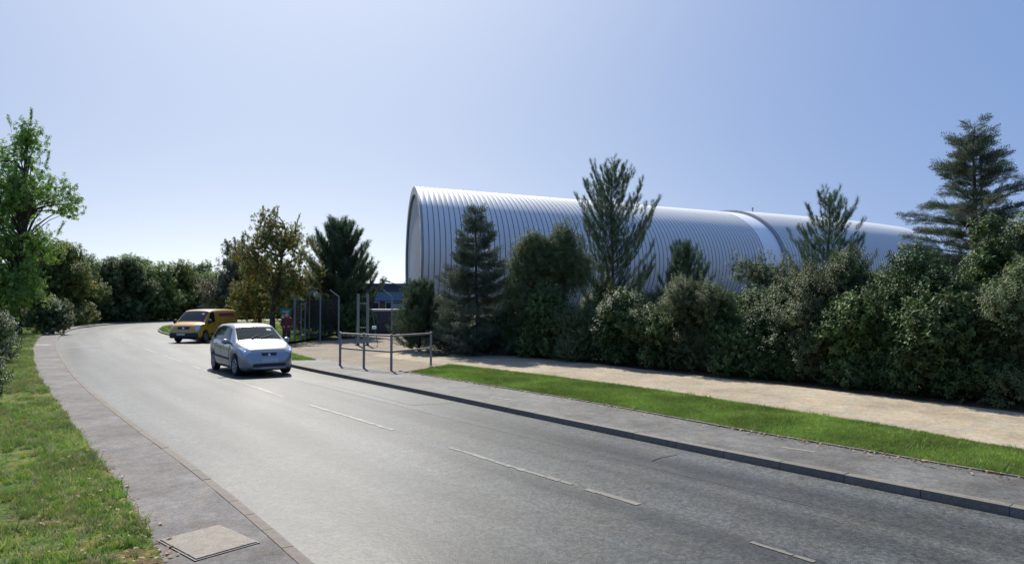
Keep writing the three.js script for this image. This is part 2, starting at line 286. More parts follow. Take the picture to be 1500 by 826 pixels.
const S = {
  leaf: [sprig(1, 9, 0.085, 0.05, 0.2), sprig(2, 10, 0.075, 0.045, 0.22), sprig(3, 8, 0.09, 0.05, 0.18)],
  big: [sprig(4, 9, 0.17, 0.12, 0.34), sprig(5, 8, 0.19, 0.13, 0.36), sprig(6, 10, 0.15, 0.11, 0.3)],
  far: [sprig(7, 9, 0.2, 0.13, 0.42), sprig(8, 10, 0.18, 0.12, 0.4)],
  small: [sprig(9, 14, 0.05, 0.026, 0.2), sprig(10, 15, 0.045, 0.024, 0.22), sprig(12, 13, 0.055, 0.026, 0.2)],
  slim: [sprig(13, 9, 0.11, 0.022, 0.2), sprig(14, 10, 0.1, 0.02, 0.22)],
  pine: [brush(15, 46, 0.15, 0.011, 0.26, 0.75), brush(16, 50, 0.14, 0.011, 0.28, 0.7)],
  spruce: [comb(17, 9, 0.42, 0.02), comb(18, 8, 0.38, 0.02)],
  cedar: [comb(19, 7, 0.36, 0.016), comb(20, 7, 0.34, 0.016)],
};
const tmpM = new THREE.Matrix4(), tmpQ = new THREE.Quaternion(), tmpS = V(1, 1, 1);
// copies: [position, direction, roll, scale, colour]; one InstancedMesh for each sprig shape
function foliage(parent, name, shapes, material, copies, stuff) {
  shapes.forEach((g, k) => {
    const mine = stuff === 'all' ? copies.filter((_, i) => i % shapes.length === k) : k === copies.length % shapes.length ? copies : []; if (!mine.length) return;
    const m = new THREE.InstancedMesh(g, material, mine.length); m.name = name; m.castShadow = m.receiveShadow = true;
    mine.forEach(([p, d, roll, s, c], i) => {
      tmpQ.setFromUnitVectors(V(0, 1, 0), d).multiply(new THREE.Quaternion().setFromAxisAngle(V(0, 1, 0), roll));
      m.setMatrixAt(i, tmpM.compose(p, tmpQ, tmpS.setScalar(s))); m.setColorAt(i, c);
    });
    m.instanceMatrix.needsUpdate = true; m.instanceColor.needsUpdate = true;
    m.userData.kind = 'stuff';
    parent.add(m);
  });
}
function tone(r, pal) { // pick between the palette's colours, with scatter
  const i = Math.min(pal.length - 1, Math.floor(Math.pow(r(), 1.2) * pal.length)), c = pal[i], k = 0.72 + 0.56 * r(); return lin(c[0] * k * (0.92 + 0.16 * r()), c[1] * k, c[2] * k * (0.9 + 0.2 * r()));
}
function rndDir(r) { const z = r() * 2 - 1, a = r() * Math.PI * 2, q = Math.sqrt(1 - z * z); return V(q * Math.cos(a), z, q * Math.sin(a)); }
// broadleaf tree or shrub: lobes [x, y, z, rx, ry, rz, clumps], each clump on its own limb
function broadleaf(o) {
  const r = rng(o.seed), root = thing(o.name, o.label, o.category ?? 'tree', [o.x, o.y ?? 0.08, o.d], 0, o.group), copies = [], limbs = [], shape = o.shape ?? S.leaf;
  const fork = o.fork ?? 0.4, H = o.h, lean = o.lean ?? [0, 0], tr = o.trunkR ?? 0.1, axis = [];
  const top = o.trunkTop ?? H * 0.75;
  for (let i = 0; i <= 8; i++) { const t = i / 8; axis.push(V(lean[0] * t * t + (o.wobble ?? 0.12) * noise(o.seed + 0.5, t * 3), top * t, lean[1] * t * t + (o.wobble ?? 0.12) * noise(t * 3, o.seed + 0.5))); }
  for (const [lx, ly, lz, rx, ry, rz, n] of o.lobes) for (let k = 0; k < n; k++) {
    const dir = rndDir(r), q = Math.pow(r(), 0.42), c = V(lx + dir.x * rx * q, Math.max(o.low ?? 0.25, ly + dir.y * ry * q), lz + dir.z * rz * q);
    const cr = (o.clump ?? 0.42) * (0.65 + 0.7 * r()), from = axis[clamp(Math.round(clamp((c.y - 0.25 * H * r()) / top, fork * 0.6, 0.97) * 8), 1, 8)];
    if (r() < (o.limbShare ?? 0.6)) {
      const mid = from.clone().lerp(c, 0.55).add(V((r() - 0.5) * 0.25, 0.12 * H * 0.2 + (r() - 0.3) * 0.2, (r() - 0.5) * 0.25)), lr = tr * (0.16 + 0.22 * r());
      limbs.push(taper([from, from.clone().lerp(mid, 0.5).add(V(0, 0.03 * H * r(), 0)), mid, c, c.clone().add(V((r() - 0.5) * cr, cr * 0.7, (r() - 0.5) * cr))], [lr, lr * 0.8, lr * 0.55, lr * 0.3, 0.006], 5));
    }
    const m = Math.round((o.sprigs ?? 60) * (0.7 + 0.6 * r()) * Math.pow(cr / (o.clump ?? 0.42), 1.6)), shade = 0.86 + 0.28 * r();
    for (let i = 0; i < m; i++) {
      const dd = rndDir(r), rr = cr * Math.pow(r(), 0.45), p = c.clone().addScaledVector(dd, rr); p.y += (r() - 0.5) * 0.1; if (p.y < 0.06) continue;
      const out = dd.clone().multiplyScalar(0.7).add(V((r() - 0.5) * 0.9, 0.35 + (o.lift ?? 0.2), (r() - 0.5) * 0.9)).normalize(), col = tone(r, o.pal).multiplyScalar(shade);
      copies.push([p, out, r() * 6.28, (o.size ?? 1) * (0.7 + 0.6 * r()), col]);
    }
  }
  for (let k = 0; k < (o.shoots ?? 0); k++) { // stray shoots standing out of the crown
    const lb = o.lobes[Math.floor(r() * o.lobes.length)], a = r() * 6.28, q = Math.sqrt(r()) * 0.9, p = V(lb[0] + Math.cos(a) * lb[3] * q, lb[1] + lb[4] * Math.sqrt(1 - q * q) * 0.9, lb[2] + Math.sin(a) * lb[5] * q), dir = V(Math.cos(a) * 0.5 * r(), 1, Math.sin(a) * 0.5 * r()).normalize(), L = (o.shootLen ?? 0.55) * (0.5 + 0.8 * r());
    limbs.push(taper([p.clone().addScaledVector(dir, -0.35), p, p.clone().addScaledVector(dir, L)], [0.012, 0.009, 0.004], 4));
    for (let i = 0, m = Math.round(L * 16); i < m; i++) copies.push([p.clone().addScaledVector(dir, L * i / m), dir.clone().add(V((r() - 0.5) * 1.1, r() * 0.3, (r() - 0.5) * 1.1)).normalize(), r() * 6.28, (o.size ?? 1) * (0.6 + 0.4 * r()), tone(r, o.pal)]);
  }
  const rad = axis.map((_, i) => tr * (1.15 - i / 8 * 0.85) * (i === 0 ? 1.25 : 1));
  part(root, 'trunk', merge([taper(axis, rad, 9)]), o.bark ?? P.bark);
  if (limbs.length) part(root, 'limbs', merge(limbs), o.bark ?? P.bark);
  foliage(root, 'crown', shape, o.mat ?? P.leaf, copies);
  return root;
}
// conifer: whorls of branches along a leader; profile(t) gives branch length, angle(t) the rise
function conifer(o) {
  const r = rng(o.seed), root = thing(o.name, o.label, o.category ?? 'tree', [o.x, o.y ?? 0.08, o.d], 0, o.group), copies = [], limbs = [];
  const H = o.h, axis = []; for (let i = 0; i <= 10; i++) { const t = i / 10; axis.push(V((o.sway ?? 0.12) * noise(o.seed + 0.3, t * 2.5) + (o.lean ?? 0) * t, H * t, (o.sway ?? 0.12) * noise(t * 2.5, o.seed + 0.3))); }
  const at = (t) => { const f = clamp(t, 0, 0.9999) * 10, i = Math.floor(f); return axis[i].clone().lerp(axis[i + 1], f - i); };
  for (let k = 0, t = o.from ?? 0.06; t < 1; k++, t += o.step * (0.75 + 0.5 * r()) / H) {
    const n = Math.max(2, Math.round(o.per * (0.7 + 0.6 * r())));
    for (let b = 0; b < n; b++) {
      if (r() < (o.gaps ?? 0.1)) continue;
      const ph = (b + 0.7 * r()) / n * 6.283 + k * 1.7, L = o.profile(t) * (0.62 + 0.5 * r()) * (o.bias ? o.bias(t, ph) : 1); if (L < 0.06) continue;
      const rise = o.rise(t) + (r() - 0.5) * 0.25, sag = o.sag ?? 0.25, tipUp = o.tipUp ?? 0.2, o0 = at(clamp(t + (o.scatter ?? 0.5) * o.step / H * (r() - 0.5), 0.02, 0.995)), out = V(Math.cos(ph), 0, Math.sin(ph)), bend = V(-out.z, 0, out.x).multiplyScalar((r() - 0.5) * 0.3), pts = [];
      for (let i = 0; i <= 5; i++) { const s = i / 5; pts.push(o0.clone().addScaledVector(out, L * s * Math.cos(rise)).addScaledVector(bend, L * s * s).add(V(0, L * (s * Math.sin(rise) - sag * s * (1 - s) * 1.6 + tipUp * s * s * s - sag * 0.25 * s * s), 0))); }
      const br = Math.max(0.006, (o.trunkR ?? 0.1) * 0.2 * (L / (o.profile(0.3) || 1)));
      limbs.push(taper(pts, [br, br * 0.85, br * 0.7, br * 0.5, br * 0.35, 0.004], 4));
      const dens = o.density ?? 14, m = Math.max(3, Math.round(L * dens));
      for (let i = 0; i < m; i++) {
        const s = Math.pow(((i + r()) / m), o.tipBias ?? 0.8), f = clamp(s, 0, 0.999) * 5, j = Math.floor(f), p = pts[j].clone().lerp(pts[j + 1], f - j), dir = pts[j + 1].clone().sub(pts[j]).normalize();
        if (s < (o.bare ?? 0.12)) continue;
        const w = (o.fan ?? 0.55) * L * (1 - s * 0.75) * 0.5, sd = V(-out.z, 0, out.x), lat = (r() - 0.5) * 2;
        p.addScaledVector(sd, lat * w).addScaledVector(out, -Math.abs(lat) * w * 0.4).add(V(0, (r() - 0.5) * (o.thick ?? 0.1) - Math.abs(lat) * w * (o.fanDroop ?? 0.15), 0));
        const d = dir.clone().multiplyScalar(1).addScaledVector(sd, lat * 0.9).add(V((r() - 0.5) * 0.5, (o.up ?? 0) + (r() - 0.5) * 0.4, (r() - 0.5) * 0.5)).normalize();
        copies.push([p, d, r() * 6.28, (o.size ?? 1) * (0.7 + 0.6 * r()), tone(r, o.pal)]);
      }
    }
  }
  for (let i = 0; i < 5; i++) copies.push([at(0.96 + 0.01 * i), V((r() - 0.5) * 0.5, 1, (r() - 0.5) * 0.5).normalize(), r() * 6, (o.size ?? 1) * 0.7, tone(r, o.pal)]);
  part(root, 'trunk', taper(axis, axis.map((_, i) => (o.trunkR ?? 0.1) * (1.05 - i / 10) + 0.008), 8), o.bark ?? P.bark);
  part(root, 'limbs', merge(limbs), o.bark ?? P.bark);
  foliage(root, 'crown', o.shape, o.mat ?? P.needle, copies);
  return root;
}
const C = { // linear base colours
  dark: [[0.068, 0.128, 0.035], [0.095, 0.157, 0.047], [0.122, 0.187, 0.061]],
  hedge: [[0.082, 0.142, 0.037], [0.11, 0.174, 0.048], [0.151, 0.216, 0.071]],
  olive: [[0.147, 0.192, 0.076], [0.199, 0.243, 0.108], [0.11, 0.159, 0.061]],
  wood: [[0.149, 0.23, 0.06], [0.207, 0.299, 0.08], [0.276, 0.345, 0.11]],
  golden: [[0.195, 0.24, 0.06], [0.15, 0.21, 0.053], [0.255, 0.255, 0.075]],
  fresh: [[0.121, 0.209, 0.044], [0.154, 0.253, 0.055], [0.099, 0.165, 0.044]],
  lime: [[0.213, 0.362, 0.061], [0.288, 0.45, 0.083], [0.188, 0.312, 0.066], [0.375, 0.475, 0.165]],
  rust: [[0.24, 0.26, 0.07], [0.27, 0.23, 0.065], [0.20, 0.27, 0.07], [0.36, 0.34, 0.09], [0.32, 0.22, 0.075]],
  pine: [[0.08, 0.136, 0.067], [0.112, 0.168, 0.088], [0.144, 0.192, 0.104]],
  spruce: [[0.10, 0.14, 0.095], [0.14, 0.18, 0.12], [0.19, 0.22, 0.155]],
  cedar: [[0.123, 0.166, 0.098], [0.156, 0.199, 0.119], [0.098, 0.138, 0.076], [0.205, 0.223, 0.145]],
  pale: [[0.247, 0.234, 0.143], [0.208, 0.221, 0.117], [0.299, 0.267, 0.169]],
  flecked: [[0.104, 0.169, 0.052], [0.13, 0.195, 0.065], [0.156, 0.208, 0.078], [0.13, 0.182, 0.065], [0.468, 0.468, 0.364]],
};
const PI = Math.PI;

// left side: roadside tree, shrubs, the wood round the bend
broadleaf({ seed: 101, name: 'roadside_tree', label: 'tall leafy green tree on the grass verge beside the left pavement', x: -35.3, d: 48.6, h: 15.4, trunkR: 0.24, trunkTop: 13.2, shape: S.big, pal: C.lime, clump: 0.62, shoots: 20, shootLen: 1.0, sprigs: 22, size: 0.85, limbShare: 0.9, low: 1.4, lean: [0.6, 0], wobble: 0.6,
  lobes: [[0.2, 13.9, 0, 0.9, 1.9, 0.9, 13], [-0.6, 11.2, 0, 2.3, 2.2, 2.2, 40], [1.6, 9.6, 0.3, 2.6, 1.5, 2.2, 34], [-1.6, 8.2, 0, 2.6, 2.2, 2.4, 40], [0.5, 6.4, 0, 2.2, 1.9, 2.2, 34], [-1.8, 4.4, 0.5, 2.2, 2.2, 2.0, 34], [0.9, 3.6, 0.6, 1.5, 1.9, 1.6, 26], [-0.8, 1.9, 0.8, 1.4, 1.2, 1.0, 14]] });
broadleaf({ seed: 102, name: 'ivy_shrub', label: 'ivy covered shrub with pinkish flecks at the foot of the roadside tree', category: 'shrub', x: -33.9, d: 50.5, h: 2.6, trunkR: 0.08, trunkTop: 1.6, shape: S.big, pal: C.flecked, clump: 0.5, sprigs: 46, size: 0.75, lobes: [[0, 1.2, 0, 1.1, 1.1, 1.0, 22], [-1.0, 1.6, 0.3, 0.9, 1.4, 0.9, 16]] });
broadleaf({ seed: 103, name: 'flecked_shrub', label: 'white flecked evergreen shrub at the edge of the left grass verge', category: 'shrub', x: -12.15, d: 15.2, h: 1.7, trunkR: 0.05, trunkTop: 1.1, shape: S.leaf, mat: P.glossy, pal: C.flecked, clump: 0.3, sprigs: 60, size: 0.85, low: 0.1, lobes: [[0, 0.65, 0, 0.65, 0.62, 0.65, 40], [-0.5, 0.95, 0.5, 0.55, 0.4, 0.55, 14]] });
broadleaf({ seed: 104, name: 'flecked_shrub', label: 'larger flecked shrub farther along the left grass verge', category: 'shrub', x: -19.0, d: 25.0, h: 2.1, trunkR: 0.05, trunkTop: 1.3, shape: S.leaf, mat: P.glossy, pal: C.flecked, clump: 0.36, sprigs: 60, size: 1.0, low: 0.1, lobes: [[0, 0.95, 0, 0.85, 0.9, 0.85, 40]] });
[[-49.5, 62, 8.6, 0], [-47.4, 71, 8.2, 1], [-50.5, 78, 8.6, 0], [-49.3, 85, 8.0, 2], [-48.0, 91, 7.4, 0], [-46.6, 96, 7.6, 1], [-45.2, 101, 7.0, 0], [-41.6, 105, 6.6, 2], [-38.0, 109, 6.6, 0], [-33.5, 111, 6.2, 1], [-28.5, 115, 6.4, 0], [-56, 70, 9.6, 0], [-57, 84, 9.6, 1], [-55, 97, 9, 0], [-50, 110, 8.6, 0], [-42, 118, 8, 0]].forEach(([x, d, h, kind], i) => {
  const w = 2.9 + 0.5 * Math.sin(i * 2.1);
  broadleaf({ seed: 200 + i, name: ['oak_tree', 'golden_tree', 'grey_tree'][kind], label: ['dark green tree in the wood round the bend of the road', 'yellowish green tree in the wood round the bend of the road', 'grey green tree in the wood round the bend of the road'][kind], group: ['dark trees round the bend', 'yellowish trees round the bend', 'grey trees round the bend'][kind], x, d, h, trunkR: 0.2, trunkTop: h * 0.8, shape: S.far, pal: [C.wood, C.golden, C.olive][kind], clump: 0.85, sprigs: 46, size: 1.25, low: 0.3, limbShare: 0.4,
    lobes: [[0, h * 0.68, 0, w, h * 0.3, w, 34], [-1, h * 0.36, 0.4, w, h * 0.34, w, 30], [1.1, h * 0.4, -0.4, w, h * 0.36, w, 24], [0, 0.9, 0, w, 0.8, w, 22]] });
});
// in the middle distance
broadleaf({ seed: 301, name: 'pale_tree', label: 'pale grey leaved tree behind the yellow van', x: -25.4, d: 62, h: 7.8, trunkR: 0.16, trunkTop: 6, shape: S.far, pal: C.pale, clump: 0.7, sprigs: 34, size: 0.95, low: 0.6, shoots: 14, shootLen: 1.0, lobes: [[0.4, 5.4, 0, 1.4, 2.2, 1.4, 22], [-0.8, 3.2, 0, 1.9, 1.8, 1.7, 26], [1.2, 2.6, 0, 1.8, 2.0, 1.6, 24]] });
broadleaf({ seed: 302, name: 'maple_tree', label: 'rusty leaved tree with a leafy trunk beside the person', x: -14.62, d: 42.2, h: 8.0, trunkR: 0.17, trunkTop: 6.8, shape: S.big, pal: C.rust, clump: 0.5, sprigs: 30, size: 0.62, fork: 0.35, low: 1.6, wobble: 0.3, lean: [0.5, 0], shoots: 14, shootLen: 0.9, lobes: [[-0.5, 6.6, 0, 0.9, 1.4, 0.8, 15], [0.9, 5.5, 0, 1.5, 1.4, 1.4, 24], [-1.1, 5.0, 0, 1.4, 1.4, 1.3, 22], [0.4, 3.9, 0, 2.3, 1.3, 1.8, 36], [0.3, 2.2, 0.1, 0.3, 1.2, 0.3, 9]] });
broadleaf({ seed: 303, name: 'maple_tree', label: 'smaller rusty leaved tree behind the sign post', x: -17.6, d: 47.5, h: 5.6, trunkR: 0.12, trunkTop: 4.4, shape: S.big, pal: C.rust, clump: 0.5, sprigs: 34, size: 0.7, fork: 0.3, low: 0.8, lobes: [[0, 3.6, 0, 1.7, 1.7, 1.6, 34], [-0.6, 2.0, 0, 1.5, 1.2, 1.4, 18]] });
const PINE = { shape: S.pine, pal: C.pine, tipUp: 0.45, sag: 0.06, up: 0.75, fan: 0.5, fanDroop: -0.1, thick: 0.2 };
conifer({ ...PINE, seed: 311, name: 'dark_pine', label: 'dense dark pine behind the security fence', x: -11.75, d: 46.5, h: 7.2, trunkR: 0.2, from: 0.1, step: 0.42, per: 7, profile: (t) => 3.0 * Math.pow(1 - t * t, 0.75) * (0.55 + 0.45 * smooth(0, 0.3, t)) + 0.15, rise: (t) => 0.05 + 0.8 * t * t, scatter: 1.2, density: 20, size: 1.75, bare: 0.05, gaps: 0.02 });
conifer({ ...PINE, seed: 312, name: 'dwarf_pine', label: 'low bushy pine in the corner beside the railing', x: -4.35, d: 32.2, h: 2.85, trunkR: 0.07, from: 0.03, step: 0.2, per: 7, profile: (t) => 1.5 * Math.pow(1 - t, 0.6) + 0.12, rise: (t) => 0.3 + 0.7 * t, density: 26, size: 1.0, bare: 0.05, gaps: 0.02 });
[[-13.6, 48.5, 3.2, 0], [-11.9, 46.6, 2.6, 1], [-10.3, 45.0, 2.4, 0], [-15.6, 50.5, 3.4, 1]].forEach(([x, d, h, kind], i) => broadleaf({ seed: 330 + i, name: 'yard_shrub', label: kind ? 'olive green shrub under the dark pine inside the fence' : 'dark shrub under the dark pine inside the fence', group: kind ? 'olive shrubs inside the fence' : 'dark shrubs inside the fence', category: 'shrub', x, d, h, trunkR: 0.06, trunkTop: h * 0.7, shape: S.leaf, pal: kind ? C.olive : C.hedge, clump: 0.45, sprigs: 46, size: 1.5, low: 0.15, lobes: [[0, h * 0.5, 0, 1.2, h * 0.45, 1.1, 26]] }));
// in front of the hall
conifer({ seed: 321, name: 'spruce_tree', label: 'spruce with drooping tiers in front of the white hall', x: -1.62, d: 30.5, h: 6.45, trunkR: 0.1, shape: S.spruce, pal: C.spruce, from: 0.06, step: 0.36, per: 8, profile: (t) => 2.5 * Math.pow(1 - t, 0.9) + 0.1, rise: (t) => -0.12 + 0.55 * t * t, sag: 0.22, tipUp: 0.18, density: 25, size: 0.85, fan: 0.45, fanDroop: 0.3, thick: 0.06, gaps: 0.05, up: -0.1 });
broadleaf({ seed: 322, name: 'gum_tree', label: 'greyish rounded evergreen tree to the right of the spruce', x: 1.35, d: 29.2, h: 5.4, trunkR: 0.12, trunkTop: 4.4, size: 1.25, shape: S.slim, pal: C.olive, clump: 0.36, sprigs: 62, low: 0.5, shoots: 16, lobes: [[1.0, 5.0, 0, 0.45, 0.55, 0.5, 9], [-0.3, 4.7, 0, 0.5, 0.6, 0.5, 9], [0.5, 4.2, 0, 0.8, 0.7, 0.8, 16], [-0.7, 4.0, 0, 0.9, 0.8, 0.8, 22], [1.2, 3.5, 0, 0.9, 0.9, 0.9, 22], [-0.2, 2.4, 0, 1.5, 1.3, 1.3, 60], [-0.6, 1.1, -0.3, 1.0, 0.9, 0.9, 28]] });
conifer({ ...PINE, seed: 323, name: 'scots_pine', label: 'tall open pine with upright tufts in front of the hall', x: 4.55, d: 31, h: 8.0, trunkR: 0.11, from: 0.22, step: 0.36, per: 7, profile: (t) => 1.85 * Math.pow(1 - t * t * t * t, 0.7) + 0.25, rise: (t) => 0.3 + 0.65 * t, density: 15, size: 0.9, bare: 0.3, gaps: 0.18, fan: 0.4, tipBias: 0.5, scatter: 1.2, bark: P.greyBark, bias: (t, ph) => (t > 0.45 && t < 0.62 && Math.cos(ph) > 0.75 ? 1.5 : 1) });
conifer({ ...PINE, seed: 324, name: 'young_pine', label: 'young bushy pine half hidden by the hedge in front of the hall', x: 7.2, d: 28.5, h: 4.3, trunkR: 0.08, from: 0.1, step: 0.25, per: 7, profile: (t) => 1.75 * Math.pow(1 - t, 0.5) + 0.1, rise: (t) => 0.3 + 0.7 * t, density: 18, size: 1.0, bare: 0.1 });
broadleaf({ seed: 325, name: 'thin_tree', label: 'thin leaved young tree in front of the bright skylight band', x: 9.3, d: 25.4, h: 4.3, trunkR: 0.06, trunkTop: 3.5, fork: 0.2, shape: S.leaf, pal: C.olive, clump: 0.34, sprigs: 24, size: 0.9, limbShare: 1, low: 1.2, lobes: [[-0.4, 3.5, 0, 0.7, 0.7, 0.7, 15], [0.7, 3.0, 0, 0.8, 0.8, 0.7, 16], [0, 2.2, 0, 1.1, 0.7, 0.8, 14]] });
conifer({ ...PINE, seed: 326, name: 'scots_pine', label: 'spreading open pine behind the hedge near the far end of the hall', x: 12.1, d: 26, h: 6.2, trunkR: 0.09, from: 0.2, step: 0.26, per: 6, profile: (t) => 2.2 * Math.pow(1 - t, 0.6) * (0.6 + 0.4 * smooth(0.1, 0.35, t)) + 0.12, rise: (t) => 0.12 + 0.7 * t, density: 13, size: 0.85, bare: 0.2, gaps: 0.2, fan: 0.5, tipBias: 0.55, scatter: 1.2 });
conifer({ seed: 327, name: 'cedar_tree', label: 'tall open cedar with level branches above the hedge', x: 20.6, d: 30, h: 10.1, trunkR: 0.2, shape: S.cedar, pal: C.cedar, from: 0.2, step: 0.4, per: 10, profile: (t) => 3.2 * Math.pow(1 - t * t * t, 0.9) * (1 - 0.25 * t) + 0.25, rise: (t) => 0.3 + 0.4 * t * t, sag: 0.16, tipUp: -0.2, scatter: 2.6, density: 21, size: 0.85, fan: 0.38, fanDroop: 0.15, thick: 0.22, gaps: 0.17, bare: 0.15, sway: 0.3, bark: P.greyBark, bias: (t, ph) => 0.75 + 0.5 * Math.abs(noise(ph * 2.3, t * 17, 3.3)) * 2 });
// hedge along the path: front row and fill behind
const HEDGE = { category: 'shrub', trunkR: 0.06, low: 0.12, limbShare: 0.35 };
const hedgeOwn = { // shrubs that stand by something one can find
  0: 'low glossy shrub beside the low bushy pine', 1: 'low dark green shrub at the foot of the spruce', 2: 'glossy shrub between the spruce and the rounded evergreen tree', 3: 'dark green shrub at the foot of the rounded evergreen tree', 4: 'low grey green shrub below the tall open pine', 5: 'glossy shrub between the tall open pine and the young bushy pine', 6: 'dark green shrub in front of the young bushy pine', 9: 'glossy shrub right behind the small bright green plant', 10: 'grey green shrub in front of the spreading open pine', 18: 'dark green shrub behind the front row at the tall open pine' };
const hedgeKinds = [
  { name: 'dark_shrub', label: 'dense dark green shrub in the hedge along the gravel path', group: 'dark shrubs in the hedge', shape: S.leaf, mat: P.leaf, pal: C.hedge },
  { name: 'grey_shrub', label: 'grey green small leaved shrub in the hedge along the gravel path', group: 'grey green shrubs in the hedge', shape: S.small, mat: P.leaf, pal: C.olive },
  { name: 'laurel_shrub', label: 'glossy green broad leaved shrub in the hedge along the gravel path', group: 'glossy shrubs in the hedge', shape: S.leaf, mat: P.glossy, pal: C.dark },
];
[[-2.55, 33.6, 1.5, 1.15, 2], [-0.95, 31.6, 1.3, 1.2, 0], [0.5, 30.0, 1.9, 1.1, 2], [2.2, 28.6, 2.3, 1.1, 0], [3.6, 27.2, 1.9, 1.2, 1], [4.85, 25.6, 2.55, 1.1, 2], [5.9, 24.3, 2.0, 1.2, 0], [6.85, 23.0, 2.6, 1.05, 1], [7.85, 21.9, 1.9, 1.1, 0], [8.6, 20.7, 2.3, 1.0, 2], [9.3, 19.8, 2.9, 1.1, 1], [9.95, 18.9, 2.4, 1.1, 0], [10.6, 17.8, 3.1, 1.05, 2], [11.2, 16.7, 2.55, 1.15, 0], [12.0, 15.7, 3.3, 1.1, 1], [12.7, 14.6, 2.9, 1.2, 0], [13.6, 13.2, 3.8, 1.3, 2], [14.6, 11.8, 3.4, 1.3, 0],
  [4.6, 30.6, 2.7, 1.4, 0], [6.6, 27.6, 2.6, 1.3, 1], [8.3, 24.6, 2.5, 1.2, 0], [10.0, 23.0, 2.6, 1.2, 1], [11.4, 21.4, 3.3, 1.2, 0], [12.8, 20.4, 3.0, 1.4, 2], [13.8, 18.9, 3.7, 1.3, 0], [14.6, 17.4, 3.9, 1.3, 1], [15.4, 15.8, 4.5, 1.5, 0]].forEach(([x, d, h, w, kind], i) => {
  const r = rng(900 + i), lobes = [[0, h * 0.5, 0, w * 0.95, h * 0.4, w * 0.95, 34], [0, h * 0.2, 0.3, w, h * 0.2, w, 18]];
  for (let k = 0; k < 4; k++) { const a = r() * 6.28, q = 0.35 + 0.5 * r(); lobes.push([Math.cos(a) * w * 0.7, h * (0.55 + 0.36 * r()), Math.sin(a) * w * 0.7, w * q * 0.7, h * 0.16 * (0.7 + 0.8 * r()), w * q * 0.7, 5 + Math.round(7 * q)]); }
  if (i % 3 === 0) lobes.push([(r() - 0.5) * w, h * 1.02, 0, 0.16, h * 0.14, 0.16, 4]);
  const own = hedgeOwn[i] ? { label: hedgeOwn[i] } : {}, front = i < 18 && i > 2 ? 1 : 0;
  broadleaf({ ...HEDGE, ...hedgeKinds[kind], ...own, seed: 400 + i, x: x - 0.5 * front, d: d - 0.33 * front, h, trunkTop: h * 0.7, clump: 0.3 + 0.12 * r(), shoots: 9, sprigs: kind === 1 ? 84 : 66, size: (kind === 1 ? 1.15 : 1.0) * (0.75 + 0.65 * r()), pal: hedgeKinds[kind].pal.map((c) => { const f = 0.65 + 0.6 * r(); return [c[0] * f, c[1] * f, c[2] * f]; }), lobes });
});
conifer({ ...PINE, seed: 328, name: 'young_pine', label: 'small pine poking out of the hedge below the spreading pine', x: 10.7, d: 22.4, h: 3.5, trunkR: 0.06, from: 0.15, step: 0.22, per: 6, profile: (t) => 1.1 * Math.pow(1 - t, 0.6) + 0.1, rise: (t) => 0.35 + 0.7 * t, density: 18, size: 0.8, bare: 0.1 });
broadleaf({ seed: 460, name: 'bright_shrub', label: 'small bright green plant at the foot of the dark hedge', category: 'plant', x: 8.0, d: 19.7, h: 0.7, trunkR: 0.015, trunkTop: 0.4, shape: S.leaf, pal: C.fresh, clump: 0.16, sprigs: 24, size: 0.8, low: 0.1, lobes: [[0, 0.35, 0, 0.3, 0.28, 0.3, 14]] });

// grass: short tufts, denser near the camera
const tufts = [0, 1, 2].map((k) => { const r = rng(500 + k), a = []; for (let i = 0; i < 11; i++) { const ph = r() * 6.28, d = V(Math.cos(ph) * (0.3 + 0.7 * r()), 1, Math.sin(ph) * (0.3 + 0.7 * r())).normalize(); blade(a, V((r() - 0.5) * 0.07, -0.005, (r() - 0.5) * 0.07), d, d.clone().cross(V(r() - 0.5, 0.2, r() - 0.5)).normalize(), 0.04 + 0.045 * r(), 0.009); } return triGeo(a); });
const lawn = new THREE.Group(); lawn.name = 'grass'; lawn.userData.kind = 'stuff'; describe(lawn, 'short green grass growing on the verges', 'grass'); scene.add(lawn);
function sow(A, B, n, seed, y, pal, bareAt, near = 1, tall = 1) {
  const r = rng(seed), copies = [], pa = A.getSpacedPoints(400), pb = B.getSpacedPoints(400);
  for (let i = 0; i < n; i++) {
    const uf = r() * 399.99, u = Math.floor(uf), t = r(), p = pa[u].clone().lerp(pa[u + 1], uf - u).lerp(pb[u].clone().lerp(pb[u + 1], uf - u), t), dist = Math.hypot(p.x, p.z); if (p.z > 3 || dist > 75 || Math.abs(p.x) > -p.z * 0.85 + 2) continue;
    if (r() > near * 9 / Math.max(9, dist * 0.75)) continue;
    const b = fbm(p.x * 0.5, p.z * 0.5, 4.4, 3) + 0.35 * fbm(p.x * 2.1, p.z * 2.1, 1.4, 2); if (b > bareAt && r() < 0.93) continue;
    p.y = y; const s = tall * (0.65 + 0.7 * r()) * (1 + dist * 0.012) * (r() < 0.04 && fbm(p.x * 1.3, p.z * 1.3, 2.2, 2) > 0.05 ? 1.9 : 1), k = 0.8 + 0.9 * clamp(fbm(p.x * 0.8, p.z * 0.8, 9.1, 3) + 0.2, 0, 1);
    copies.push([p, V((r() - 0.5) * 0.3, 1, (r() - 0.5) * 0.3).normalize(), r() * 6.28, s, tone(r, pal).multiplyScalar(k)]);
  }
  foliage(lawn, 'tufts', tufts, P.grass, copies, 'all');
}
const GR = [[0.23, 0.35, 0.065], [0.29, 0.42, 0.085], [0.40, 0.43, 0.16], [0.48, 0.44, 0.25]], GL = [[0.22, 0.34, 0.06], [0.27, 0.40, 0.075], [0.36, 0.43, 0.12]];
sow(vergeOut, grassL, 520000, 601, 0.1, GR, 0.16);
sow(vergeR_A, vergeR_B, 130000, 602, 0.106, GL, 0.5, 1.6, 0.75);
sow(vergeFarIn, vergeFarOut, 90000, 603, 0.092, GL, 0.4, 1.5);

